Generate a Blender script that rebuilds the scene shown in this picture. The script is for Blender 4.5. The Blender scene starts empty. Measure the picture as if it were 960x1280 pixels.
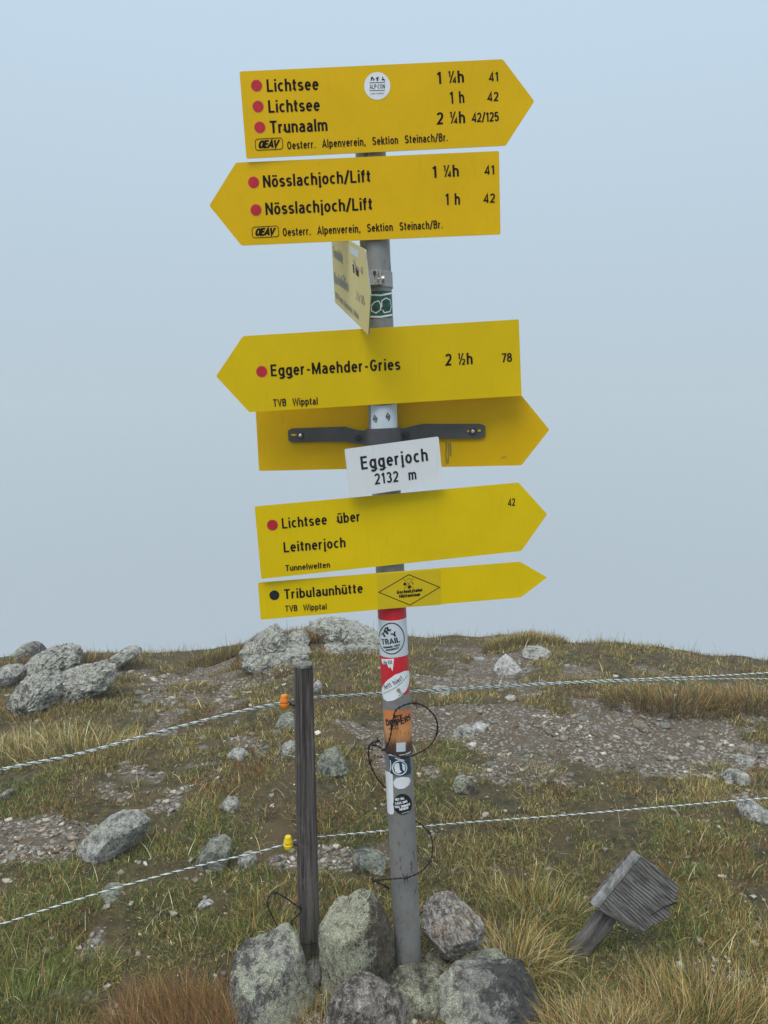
import bpy, math, random
import numpy as np
from mathutils import Vector, Matrix
from mathutils import noise as mn

random.seed(7)
rng = np.random.default_rng(11)
S = bpy.context.scene
COL = S.collection
R = math.radians

# ------------------------------------------------------------ camera, sky, sun, exposure
TH = R(7); FOC = 962.0
CAM = np.array([0.0, 0.0, 1.62])
FW = np.array([0, math.cos(TH), -math.sin(TH)]); UP = np.array([0, math.sin(TH), math.cos(TH)]); RT = np.array([1.0, 0, 0])
cd = bpy.data.cameras.new('camera'); cam = bpy.data.objects.new('camera', cd); COL.objects.link(cam)
cam.location = CAM; cam.rotation_euler = (R(90) - TH, 0, 0)
cd.sensor_fit = 'VERTICAL'; cd.sensor_height = 34.6; cd.lens = FOC * 34.6 / 1280
cd.clip_start = 0.05; cd.clip_end = 3000
S.camera = cam
S.cycles.volume_bounces = 3

SUN_EL, SUN_AZ = R(58), R(205)          # high, behind the camera to the left
w = bpy.data.worlds.new('World'); S.world = w; w.use_nodes = True
nt = w.node_tree; nt.nodes.clear()
out = nt.nodes.new('ShaderNodeOutputWorld'); bg = nt.nodes.new('ShaderNodeBackground'); bg.inputs[1].default_value = 0.1
sky = nt.nodes.new('ShaderNodeTexSky'); sky.sky_type = 'NISHITA'; sky.sun_disc = False
sky.sun_elevation = SUN_EL; sky.sun_rotation = SUN_AZ
tc = nt.nodes.new('ShaderNodeTexCoord'); sep = nt.nodes.new('ShaderNodeSeparateXYZ')
nt.links.new(tc.outputs['Generated'], sep.inputs[0])
cr = nt.nodes.new('ShaderNodeValToRGB')          # cloud layer: even grey-blue, brighter towards the zenith
mr = nt.nodes.new('ShaderNodeMapRange'); mr.inputs['From Min'].default_value = -0.4; mr.inputs['From Max'].default_value = 1.0
nt.links.new(sep.outputs[2], mr.inputs['Value']); nt.links.new(mr.outputs[0], cr.inputs[0])
e = cr.color_ramp.elements
def pos(z): return (z + .4) / 1.4
SKYC = [(-0.4, (0.2247, 0.2719, 0.3061)), (-0.18, (0.2237, 0.2714, 0.3087)), (0.0, (0.2409, 0.2937, 0.3329)), (0.16, (0.2538, 0.3115, 0.3587)), (0.45, (0.2823, 0.3562, 0.4214)), (0.7, (0.5, 0.57, 0.64)), (1.0, (0.8, 0.86, 0.92))]
e[0].position = pos(SKYC[0][0]); e[0].color = SKYC[0][1] + (1,)
e[1].position = 1.0; e[1].color = SKYC[-1][1] + (1,)
for z, c in SKYC[1:-1]:
    q = e.new(pos(z)); q.color = c + (1,)
vs = nt.nodes.new('ShaderNodeVectorMath'); vs.operation = 'SCALE'; vs.inputs['Scale'].default_value = 20.0
nt.links.new(cr.outputs[0], vs.inputs[0])
mx = nt.nodes.new('ShaderNodeMix'); mx.data_type = 'RGBA'; mx.inputs[0].default_value = 0.96; mx.clamp_result = False
nt.links.new(sky.outputs[0], mx.inputs[6]); nt.links.new(vs.outputs[0], mx.inputs[7])
nt.links.new(mx.outputs[2], bg.inputs[0]); nt.links.new(bg.outputs[0], out.inputs[0])

sl = bpy.data.lights.new('sun', 'SUN'); so = bpy.data.objects.new('sun', sl); COL.objects.link(so)
sl.energy = 1.9; sl.angle = R(35); sl.color = (1.0, .97, .93)
sd = Vector((math.sin(SUN_AZ) * math.cos(SUN_EL), math.cos(SUN_AZ) * math.cos(SUN_EL), math.sin(SUN_EL)))
so.rotation_euler = sd.to_track_quat('Z', 'Y').to_euler()

S.view_settings.view_transform = 'Standard'; S.view_settings.look = 'None'
S.view_settings.exposure = 0.0; S.view_settings.gamma = 1.0; S.view_settings.use_curve_mapping = False

# ------------------------------------------------------------ small helpers
def proj(P):
    P = np.asarray(P, float); d = P - CAM; z = np.maximum(d @ FW, 1e-3)
    return np.stack([480 + FOC * (d @ RT) / z, 640 - FOC * (d @ UP) / z], -1)
def ray(px, py): return FW + RT * (px - 480) / FOC + UP * (640 - py) / FOC
def at(px, py, Y):
    d = ray(px, py); return Vector(CAM + d * (Y / d[1]))

def tag(o, label=None, cat=None, group=None, kind=None):
    if label: o['label'] = label
    if cat: o['category'] = cat
    if group: o['group'] = group
    if kind: o['kind'] = kind
    return o
def empty(name, loc, label, cat, group=None):
    o = bpy.data.objects.new(name, None); o.empty_display_size = .05; COL.objects.link(o)
    o.location = loc; return tag(o, label, cat, group)
def link(name, me, mat, parent=None, loc=None):
    o = bpy.data.objects.new(name, me); COL.objects.link(o)
    if mat is not None and not me.materials: me.materials.append(mat)
    if parent is not None: o.parent = parent
    if loc is not None: o.location = loc
    return o
def mesh(name, V, F, smooth=False):
    me = bpy.data.meshes.new(name); me.from_pydata([tuple(v) for v in V], [], F); me.update()
    if smooth: me.shade_smooth()
    return me
def npmesh(name, V, idx, start, total, smooth=False, col=None):
    """mesh straight from numpy arrays"""
    me = bpy.data.meshes.new(name)
    me.vertices.add(len(V)); me.vertices.foreach_set('co', np.ascontiguousarray(V, np.float32).ravel())
    me.loops.add(len(idx)); me.loops.foreach_set('vertex_index', np.ascontiguousarray(idx, np.int32))
    me.polygons.add(len(start)); me.polygons.foreach_set('loop_start', np.ascontiguousarray(start, np.int32))
    try: me.polygons.foreach_set('loop_total', np.ascontiguousarray(total, np.int32))
    except Exception: pass
    if smooth: me.polygons.foreach_set('use_smooth', np.ones(len(start), bool))
    if col is not None:
        a = me.color_attributes.new('tint', 'FLOAT_COLOR', 'POINT')
        c4 = np.ones((len(V), 4), np.float32); c4[:, :3] = col; a.data.foreach_set('color', c4.ravel())
    me.update(calc_edges=True); me.validate(); return me

# numpy value noise
_P = rng.permutation(4096); _G = rng.random(4096).astype(np.float64)
def vnoise(x, y, f, seed=0):
    x = np.asarray(x, float) * f + 37.7 * seed + 500; y = np.asarray(y, float) * f + 91.3 * seed + 500
    xi = np.floor(x).astype(np.int64); yi = np.floor(y).astype(np.int64); u = x - xi; v = y - yi
    u = u * u * (3 - 2 * u); v = v * v * (3 - 2 * v)
    def g(a, b): return _G[_P[(a + _P[b & 4095]) & 4095]]
    return (g(xi, yi) * (1 - u) + g(xi + 1, yi) * u) * (1 - v) + (g(xi, yi + 1) * (1 - u) + g(xi + 1, yi + 1) * u) * v - .5
def fbm(x, y, f, n=3, seed=0):
    s = 0; a = 1.0
    for i in range(n): s = s + a * vnoise(x, y, f * 2.03 ** i, seed + i * 3); a *= .5
    return s
def sstep(a, b, x):
    t = np.clip((x - a) / (b - a), 0, 1); return t * t * (3 - 2 * t)

# ------------------------------------------------------------ materials
MATS = {}
class NB:
    def __init__(s, name):
        m = bpy.data.materials.new(name); m.use_nodes = True; s.m = m; s.t = m.node_tree; s.b = s.t.nodes['Principled BSDF']
        s.b.inputs['Specular IOR Level'].default_value = .3
    def n(s, typ, **k):
        q = s.t.nodes.new(typ)
        for a, v in k.items(): setattr(q, a, v)
        return q
    def l(s, a, b): s.t.links.new(a, b)
    def coord(s, kind='Object', scale=None, rot=None):
        c = s.n('ShaderNodeTexCoord'); mp = s.n('ShaderNodeMapping'); s.l(c.outputs[kind], mp.inputs[0])
        if rot: mp.inputs['Rotation'].default_value = rot
        if scale:
            if rot: m2 = s.n('ShaderNodeMapping'); s.l(mp.outputs[0], m2.inputs[0]); mp = m2
            mp.inputs['Scale'].default_value = scale
        return mp.outputs[0]
    def noise(s, vec, sc, det=5, rough=.6, dist=0):
        q = s.n('ShaderNodeTexNoise'); s.l(vec, q.inputs['Vector']); q.inputs['Scale'].default_value = sc
        q.inputs['Detail'].default_value = det; q.inputs['Roughness'].default_value = rough; q.inputs['Distortion'].default_value = dist
        return q.outputs[0]
    def ramp(s, fac, stops):
        q = s.n('ShaderNodeValToRGB'); s.l(fac, q.inputs[0]); el = q.color_ramp.elements
        el[0].position = stops[0][0]; el[0].color = tuple(stops[0][1]) + (1,)
        el[1].position = stops[-1][0]; el[1].color = tuple(stops[-1][1]) + (1,)
        for p, c in stops[1:-1]:
            z = el.new(p); z.color = tuple(c) + (1,)
        return q.outputs[0]
    def sw(s, fac, a, b):
        return s.ramp(fac, [(a, (0, 0, 0)), (b, (1, 1, 1))])
    def mix(s, fac, a, b, mode='MIX'):
        q = s.n('ShaderNodeMix', data_type='RGBA', blend_type=mode)
        for sock, v in ((q.inputs[0], fac), (q.inputs[6], a), (q.inputs[7], b)):
            if hasattr(v, 'links'): s.l(v, sock)
            elif isinstance(v, (int, float)): sock.default_value = v
            else: sock.default_value = tuple(v) + (1,)
        return q.outputs[2]
    def bump(s, h, st, dist=.01, prev=None):
        q = s.n('ShaderNodeBump'); s.l(h, q.inputs['Height']); q.inputs['Strength'].default_value = st; q.inputs['Distance'].default_value = dist
        if prev is not None: s.l(prev, q.inputs['Normal'])
        return q.outputs[0]
    def end(s, col=None, rough=.6, nor=None, metal=0):
        if col is not None:
            if hasattr(col, 'links'): s.l(col, s.b.inputs['Base Color'])
            else: s.b.inputs['Base Color'].default_value = tuple(col) + (1,)
        if hasattr(rough, 'links'): s.l(rough, s.b.inputs['Roughness'])
        else: s.b.inputs['Roughness'].default_value = rough
        s.b.inputs['Metallic'].default_value = metal
        if nor is not None: s.l(nor, s.b.inputs['Normal'])
        return s.m
def flat(name, col, rough=.6, metal=0, var=.12, sc=30):
    if name in MATS: return MATS[name]
    b = NB(name); v = b.coord()
    n = b.noise(v, sc, 4)
    c = b.mix(b.sw(n, .35, .7), tuple(x * (1 - var) for x in col), tuple(min(1, x * (1 + var)) for x in col))
    MATS[name] = b.end(c, rough, b.bump(n, .15, .001), metal); return MATS[name]

def sign_mat(name, col, rough=.38):
    b = NB(name); v = b.coord()
    n1 = b.noise(v, 6, 4); n2 = b.noise(b.coord(scale=(40, 40, 5)), 2.2, 5, .7); n3 = b.noise(v, 240, 2)
    c = b.mix(b.sw(n1, .3, .75), tuple(x * .93 for x in col), tuple(x * 1.05 for x in col))
    c = b.mix(b.ramp(n2, [(.56, (0, 0, 0)), (.76, (.38, .38, .38))]), c, tuple(x * .72 + .01 for x in col))   # faint run-off dirt
    c = b.mix(b.ramp(n3, [(.70, (0, 0, 0)), (.76, (.5, .5, .5))]), c, (.10, .075, .03))                         # specks
    b.b.inputs['Specular IOR Level'].default_value = .10; return b.end(c, rough, b.bump(n1, .06, .002))
M_Y1 = sign_mat('sign_yellow_ochre', (.71, .430, .000))
M_Y2 = sign_mat('sign_yellow', (.66, .455, .000))
M_Y3 = sign_mat('sign_yellow_bright', (.73, .515, .000))
M_CREAM = sign_mat('sign_faded_cream', (.66, .55, .24), .6)
M_WHITE = sign_mat('sign_white', (.74, .76, .76), .4)
M_EDGE = flat('aluminium_edge', (.45, .45, .42), .45, .6)
M_INK = flat('black_ink', (.012, .007, .008), .8, var=.3); M_INK.node_tree.nodes['Principled BSDF'].inputs['Specular IOR Level'].default_value = .05
M_INKG = flat('grey_ink', (.30, .28, .20), .6)
M_RED = flat('red_dot', (.47, .012, .028), .7)
M_BLACK = flat('black_print', (.012, .014, .016), .45)
M_STK = flat('sticker_white', (.72, .75, .77), .35, var=.04)
M_STK2 = flat('sticker_silver', (.55, .60, .64), .35, var=.05)
M_PRED = flat('pole_red_paint', (.56, .018, .03), .4, var=.08)
M_ORG = None
M_NAVY = flat('sticker_navy', (.02, .055, .09), .4)
M_GRN = flat('sticker_green', (.02, .10, .055), .4)
M_BOLT = flat('bolt_steel', (.62, .62, .60), .28, .9)
M_BOLTD = flat('bolt_dark', (.05, .045, .045), .5, .3)
M_WIRE = flat('rusty_wire', (.030, .024, .022), .6, .5, .4, 200)
M_IORG = flat('insulator_orange', (.75, .22, .02), .35); M_IYEL = flat('insulator_yellow', (.78, .55, .01), .35)
M_RW = flat('rope_white', (.56, .58, .56), .6, var=.1, sc=150); M_RG = flat('rope_green', (.05, .085, .06), .6)
def orange_mat():
    b = NB('sticker_orange_fade'); v = b.coord('Generated'); s = b.n('ShaderNodeSeparateXYZ'); b.l(v, s.inputs[0])
    n = b.noise(b.coord(scale=(1, 1, .35)), 90, 4, .7)
    a = b.n('ShaderNodeMath', operation='MULTIPLY_ADD'); b.l(n, a.inputs[0]); a.inputs[1].default_value = .35; b.l(s.outputs[2], a.inputs[2])
    c = b.ramp(a.outputs[0], [(.18, (.045, .03, .03)), (.42, (.10, .05, .035)), (.55, (.45, .20, .08)), (.75, (.62, .28, .10)), (1, (.60, .20, .07))])
    return b.end(c, .45)
M_ORG = orange_mat()
def galv(name, base, sc=1):
    b = NB(name); v = b.coord()
    n = b.noise(v, 14, 6, .7); n2 = b.noise(v, 120, 3, .6); n3 = b.noise(b.coord(scale=(1, 1, .35)), 55, 5, .75)
    c = b.mix(b.sw(n, .3, .72), tuple(x * .80 for x in base), tuple(x * 1.12 for x in base))
    c = b.mix(b.ramp(n3, [(.575, (0, 0, 0)), (.65, (.8, .8, .8))]), c, (.075, .072, .07))
    c = b.mix(b.ramp(n2, [(.62, (0, 0, 0)), (.70, (.35, .35, .35))]), c, (.12, .115, .11))
    return b.end(c, .55, b.bump(n3, .25, .001, b.bump(n2, .2, .0006)), .35)
M_POLE = galv('galvanised_pole', (.27, .265, .255)); M_CLAMP = galv('galvanised_clamp', (.34, .34, .32))
M_BRACK = galv('bracket_steel', (.10, .10, .105))
def wood(name, dark, light, axis_scale=(60, 60, 4), rot=None, rings=None):
    b = NB(name); v = b.coord(scale=axis_scale, rot=rot)
    n = b.noise(v, 1.0, 6, .65, .5); n2 = b.noise(b.coord(scale=tuple(a * 2.7 for a in axis_scale), rot=rot), 1.0, 4, .7); n3 = b.noise(b.coord(), 12, 4, .6)
    f = n
    if rings:
        wv = b.n('ShaderNodeTexWave', wave_type='BANDS', bands_direction='Z'); b.l(b.coord(rot=rot, scale=(.35, 1, 1)), wv.inputs[0])
        wv.inputs['Scale'].default_value = rings; wv.inputs['Distortion'].default_value = 9; wv.inputs['Detail'].default_value = 2; wv.inputs['Detail Scale'].default_value = .35
        f = b.mix(b.ramp(n3, [(.42, (.0, .0, .0)), (.66, (.45, .45, .45))]), n, wv.outputs[0])
    c = b.ramp(f, [(.25, tuple(x * .35 for x in dark)), (.42, dark), (.62, light), (.85, tuple(x * 1.6 for x in light))])
    c = b.mix(b.ramp(n2, [(.54, (0, 0, 0)), (.68, (.75, .75, .75))]), c, tuple(x * .4 for x in dark))
    c = b.mix(b.ramp(n3, [(.55, (0, 0, 0)), (.7, (.5, .5, .5))]), c, tuple(x * 1.2 for x in light))
    return b.end(c, .85, b.bump(f, .9, .003, b.bump(n2, .5, .0015)))
M_WOOD = wood('weathered_post_wood', (.050, .040, .038), (.155, .136, .12), (100, 100, 3))
M_STAKE = wood('weathered_stake_wood', (.055, .048, .044), (.13, .12, .112), (6, 70, 70), (0, .95, 0))
M_BOARD = wood('weathered_board_wood', (.060, .055, .048), (.17, .165, .155), (6, 85, 85), (0, -.72, 0), 34)
M_BEDGE = wood('board_edge_wood', (.14, .14, .135), (.26, .26, .25), (60, 60, 5))
def tint_mat(name, rough=.75, trans=0.0, spec=.2, var=.0):
    b = NB(name); a = b.n('ShaderNodeAttribute', attribute_name='tint')
    c = a.outputs['Color']
    if var:
        n = b.noise(b.coord(), 90, 4); c = b.mix(b.sw(n, .3, .75), c, (.0, .0, .0)) if False else b.mix(b.ramp(n, [(.35, (.55, .55, .55)), (.65, (1, 1, 1))]), (0, 0, 0), c)
    b.b.inputs['Specular IOR Level'].default_value = spec
    m = b.end(c, rough)
    if trans:
        tr = b.n('ShaderNodeBsdfTranslucent'); b.l(a.outputs['Color'], tr.inputs[0])
        ms = b.n('ShaderNodeMixShader'); ms.inputs[0].default_value = trans
        o = b.t.nodes['Material Output']; b.l(b.b.outputs[0], ms.inputs[1]); b.l(tr.outputs[0], ms.inputs[2]); b.l(ms.outputs[0], o.inputs[0])
    return m
M_GRASS = tint_mat('grass_blades', .6, .25)
M_STONES = tint_mat('loose_stones', .85, 0, .2, .3)

def rock_mat(name, base, lichen, dark, lic=.5, drk=.35, stri=0, rot=(0, 0, 0), warm=None, fine=1.0, side=(0, 0, 0)):
    b = NB(name); v = b.coord()
    big = b.noise(v, 13, 6, .72, .6); mid = b.noise(v, 42, 6, .75, .4); fin = b.noise(v, 130 * fine, 5, .78); grit = b.noise(v, 380, 3, .7)
    c = b.mix(b.sw(mid, .35, .68), tuple(x * .62 for x in base), tuple(x * 1.2 for x in base))
    if warm: c = b.mix(b.sw(b.noise(v, 16, 4, .6), .48, .62), c, warm)
    if stri:
        sv = b.coord(scale=(80, 80, 6), rot=rot); sn = b.noise(sv, 1.0, 6, .7, .6)
        c = b.mix(b.ramp(sn, [(.36, (stri, stri, stri)), (.50, (0, 0, 0))]), c, tuple(x * .7 for x in dark))
        c = b.mix(b.ramp(sn, [(.52, (0, 0, 0)), (.66, (stri, stri, stri))]), c, tuple(min(.75, x * 1.75) for x in base))
    # lichen crusts: ragged patches broken up by a fine noise, thicker on one side of the stone when side is set
    def mask(bigv, wf, amount, soft, cx=0.0, cz=0.0):
        m1 = b.n('ShaderNodeMath', operation='MULTIPLY_ADD'); b.l(fin, m1.inputs[0]); m1.inputs[1].default_value = wf * .5
        m0 = b.n('ShaderNodeMath', operation='MULTIPLY'); b.l(bigv, m0.inputs[0]); m0.inputs[1].default_value = .5; b.l(m0.outputs[0], m1.inputs[2]); res = m1.outputs[0]
        if cx or cz:
            sx = b.n('ShaderNodeSeparateXYZ'); b.l(v, sx.inputs[0])
            for o_, k_ in ((0, cx), (2, cz)):
                m2 = b.n('ShaderNodeMath', operation='MULTIPLY_ADD'); b.l(sx.outputs[o_], m2.inputs[0]); m2.inputs[1].default_value = k_; b.l(res, m2.inputs[2]); res = m2.outputs[0]
        t = (.5 + wf * .5) * .5 * 2 * .5 + .0 + (.5 - amount) * .20 + (.5 * wf * .5 + .25 - (.5 + wf * .5) * .5)
        return b.ramp(res, [(t, (0, 0, 0)), (t + soft, (.92, .92, .92))])
    c = b.mix(mask(big, .9, lic, .022, side[0], side[1]), c, b.mix(b.sw(grit, .38, .62), tuple(x * .60 for x in lichen), lichen))
    c = b.mix(mask(b.noise(b.coord(rot=(1, 2, .5)), 15, 6, .7), .6, drk, .022, side[2], 0), c, dark)
    c = b.mix(b.ramp(fin, [(.30, (.6, .6, .6)), (.42, (0, 0, 0))]), c, tuple(x * .35 for x in base))
    c = b.mix(b.ramp(fin, [(.66, (0, 0, 0)), (.74, (.45, .45, .45))]), c, (.55, .55, .50))
    c = b.mix(1.0, c, b.ramp(grit, [(.36, (.50, .50, .50)), (.5, (1, 1, 1)), (.64, (1.35, 1.35, 1.35))]), 'MULTIPLY')
    c = b.mix(1.0, c, b.ramp(mid, [(.38, (.52, .50, .48)), (.5, (1, 1, 1)), (.66, (1.22, 1.22, 1.2))]), 'MULTIPLY')
    nb = b.bump(fin, .9, .006, b.bump(mid, .9, .016)); nb = b.bump(grit, .6, .002, nb)
    if stri: nb = b.bump(sn, .9, .010, nb)
    return b.end(c, .9, nb)
LICH = (.46, .47, .35)
M_RK1 = rock_mat('rock_lichen_patches', (.33, .32, .285), LICH, (.085, .08, .074), .66, .36, side=(.25, 0, -.5))
M_RK2 = rock_mat('rock_lichen_dense', (.145, .125, .09), (.54, .54, .39), (.07, .062, .05), .48, .30, .35, (0, .5, 0), warm=(.17, .135, .09), side=(-2.4, .4, 0))
M_RK3 = rock_mat('rock_schist_pale', (.40, .37, .33), (.62, .60, .55), (.13, .11, .095), .22, .12, 1.0, (0, .62, 0), warm=(.33, .25, .17))
M_RK4 = rock_mat('rock_moss_top', (.22, .21, .15), (.44, .46, .32), (.06, .055, .04), .50, .40)
M_RK5 = rock_mat('rock_speckled_dark', (.25, .24, .215), (.50, .51, .40), (.06, .058, .055), .62, .36, side=(-.9, -.3, 1.3))
M_RK6 = rock_mat('rock_quartz_flecks', (.27, .245, .21), (.58, .51, .47), (.062, .053, .045), .38, .45)
M_RK7 = rock_mat('rock_green_grey', (.27, .28, .235), (.42, .45, .32), (.10, .10, .085), .50, .25, .5, (0, 1.2, 0))
M_RK8 = rock_mat('rock_blue_grey', (.46, .45, .41), (.48, .50, .34), (.15, .16, .17), .38, .25, .45, (0, .7, 0), fine=.6)
M_RK9 = rock_mat('rock_outcrop', (.40, .39, .35), (.52, .52, .41), (.075, .08, .07), .50, .35, .6, (0, 1.35, 0), fine=.45)
M_RKW = rock_mat('rock_white_quartz', (.52, .51, .48), (.62, .61, .58), (.30, .27, .23), .35, .15, fine=.5)
M_RKT = rock_mat('rock_tan', (.30, .25, .19), (.38, .34, .26), (.14, .11, .09), .35, .25, fine=.5)

# ------------------------------------------------------------ terrain
SKY_PX = [(-300, 835), (-100, 825), (0, 820), (60, 818), (100, 816), (160, 815), (200, 815), (255, 815), (300, 806), (340, 794), (380, 786), (430, 788), (475, 794), (520, 796), (600, 798),
          (640, 793), (680, 796), (730, 805), (800, 807), (850, 810), (900, 820), (960, 828), (1060, 838), (1300, 850)]
TT = np.linspace(-.95, .95, 96)
def yr(t): return 6.3 + .25 * np.sin(t * 9 + 1) + .25 * np.sin(t * 17)
zc_tab = np.full(96, -.25)
def base_h(x, y):
    yy = np.maximum(y, 1.6); t = np.clip(x / yy, -.95, .95); Y = yr(t); zc = np.interp(t, TT, zc_tab)
    f = np.clip((y - 2.35) / (Y - 2.35), 0, 1); f = f * f * (1.6 - .6 * f)
    d = np.maximum(y - Y, 0)
    fall = np.where(d < 1.2, .28 * d + .30 * d * d, .768 + (d - 1.2) * .95)
    fall = np.where(fall > 30, 30 + (fall - 30) * .55, fall)
    return zc * f - fall
def height(x, y):
    x = np.asarray(x, float); y = np.asarray(y, float); z = base_h(x, y)
    amp = np.clip((y - .5) / 3, .3, 1)
    z = z + amp * (.055 * vnoise(x, y, 1.7, 1) + .035 * vnoise(x, y, 4.1, 2) + .016 * vnoise(x, y, 9.5, 3)) + .008 * vnoise(x, y, 24, 4) + .006 * vnoise(x, y, 55, 5)
    # heathy bank on the right with an undercut gravel edge, shallow worn path below it
    z = z + .11 * np.exp(-(((x - 1.95) / .75) ** 2 + ((y - 4.55) / .32) ** 2))
    z = z - .05 * np.exp(-(((x - 1.2) / 1.0) ** 2 + ((y - 3.75) / .55) ** 2))
    return z
def fit_skyline():
    global zc_tab
    cols = 480 + FOC * TT / math.cos(TH)
    tgt = np.interp(cols, [p[0] for p in SKY_PX], [p[1] for p in SKY_PX])
    ys = np.linspace(4.5, 9, 140)
    for it in range(7):
        X = TT[:, None] * ys[None]; Yy = np.broadcast_to(ys, X.shape)
        H = base_h(X, Yy); pp = proj(np.stack([X, Yy, H], -1))[..., 1]
        top = pp.min(1); zc_tab = zc_tab - (tgt - top) * 6.4 / FOC
fit_skyline()
def hit(px, py):
    """point of the terrain under a pixel of the photograph (for authoring positions)"""
    d = ray(px, py); s = 1.2
    while s < 30:
        p = CAM + d * s
        if p[2] < float(height(p[0], p[1])): break
        s += .01
    return Vector(p)

SOIL = [  # cx, cy, rx, ry, weight
    (760, 925, 250, 46, 1.25), (620, 905, 120, 34, 1.05), (860, 945, 150, 36, 1.1), (640, 945, 100, 22, .75), (275, 868, 110, 38, .78), (205, 852, 60, 26, .66), (310, 925, 90, 36, .66), (45, 1045, 75, 32, 1.1),
    (395, 1078, 90, 15, .9), (612, 835, 75, 26, .95), (560, 850, 80, 18, .9), (450, 930, 60, 30, .55), (900, 1000, 80, 14, .8), (95, 1245, 60, 18, .8), (740, 840, 60, 14, .75),
    (420, 815, 60, 14, .6), (470, 1240, 230, 60, .6), (230, 965, 90, 26, .6), (1100, 930, 180, 40, 1), (-90, 1010, 120, 50, .9), (150, 990, 60, 16, .5), (30, 880, 60, 20, .5), (200, 1130, 120, 12, .42), (520, 1100, 60, 14, .45), (700, 1010, 90, 12, .5), (330, 990, 110, 20, .45), (300, 1040, 50, 16, .5), (905, 1220, 40, 16, .7), (640, 1225, 50, 20, .8), (580, 925, 60, 18, .6)]
def soil_at(x, y, z):
    p = proj(np.stack([x, y, z], -1)); px, py = p[..., 0], p[..., 1]
    s = np.zeros_like(px)
    for cx, cy, rx, ry, wt in SOIL:
        s = np.maximum(s, wt * np.exp(-(((px - cx) / rx) ** 2 + ((py - cy) / ry) ** 2) * .9))
    n = fbm(x, y, 3.2, 3, 7) * .75 + vnoise(x, y, 14, 8) * .30 + vnoise(x, y, 31, 9) * .16
    return np.clip((s * .95 + n * 1.25 - .46) / .24, 0, 1)

def build_ground():
    nr, nc = 560, 460
    # rows: dense where the photograph looks, sheet runs on to the horizon
    u = np.linspace(0, 1, nr)
    ys = np.concatenate([np.linspace(-15, .2, 12)[:-1], 1.0 * (.2 + 0 * u[:1]), np.array([]), .3 + 7.7 * u ** 1.35, 8.0 + np.geomspace(.1, 37, 40)])
    ts = np.linspace(-1, 1, nc); ts = ts * .62 + ts ** 5 * .35
    Y, T = np.meshgrid(ys, ts, indexing='ij')
    wdt = np.where(Y < 1.9, 1.9 + (1.9 - Y) * .9, Y) 
    X = T * wdt * np.where(Y > 8, 1 + (Y - 8) * .004, 1)
    Z = height(X, Y)
    so = soil_at(X, Y, Z); so = np.where((Y < .8) | (Y > 9), np.clip(fbm(X, Y, 1.5, 2, 4) * 2, 0, .6), so)
    V = np.stack([X, Y, Z], -1).reshape(-1, 3)
    R0, C0 = X.shape; i = np.arange(R0 - 1)[:, None] * C0 + np.arange(C0 - 1)[None]
    q = np.stack([i, i + 1, i + C0 + 1, i + C0], -1).reshape(-1, 4)
    me = npmesh('ground', V, q.ravel(), np.arange(len(q)) * 4, np.full(len(q), 4), True)
    a = me.attributes.new('soil', 'FLOAT', 'POINT'); a.data.foreach_set('value', so.ravel().astype(np.float32))
    b = NB('ground_turf_and_soil'); at_ = b.n('ShaderNodeAttribute', attribute_name='soil'); v = b.coord()
    n1 = b.noise(v, 3.5, 6, .65); n2 = b.noise(v, 22, 6, .7); n3 = b.noise(v, 110, 4, .7)
    vo = b.n('ShaderNodeTexVoronoi'); b.l(v, vo.inputs[0]); vo.inputs['Scale'].default_value = 75
    turf = b.ramp(n2, [(.34, (.016, .012, .007)), (.5, (.050, .042, .017)), (.68, (.125, .11, .042))])  # turf colour kept dark to stand in for shade in the gaps between blades
    turf = b.mix(b.sw(n1, .42, .6), turf, (.085, .060, .028))
    dirt = b.ramp(n3, [(.3, (.036, .026, .016)), (.5, (.094, .071, .045)), (.7, (.20, .166, .115))])
    dirt = b.mix(b.ramp(n2, [(.45, (0, 0, 0)), (.62, (.6, .6, .6))]), dirt, (.145, .112, .085))
    dirt = b.mix(b.ramp(vo.outputs['Color'], [(.72, (0, 0, 0)), (.76, (.8, .8, .8))]), dirt, (.27, .255, .235))
    c = b.mix(b.sw(at_.outputs['Fac'], .25, .7), turf, dirt)
    g = b.end(c, .95, b.bump(n3, .7, .006, b.bump(n2, .7, .02)))
    tag(link('ground', me, g), kind='structure')
build_ground()

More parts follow.
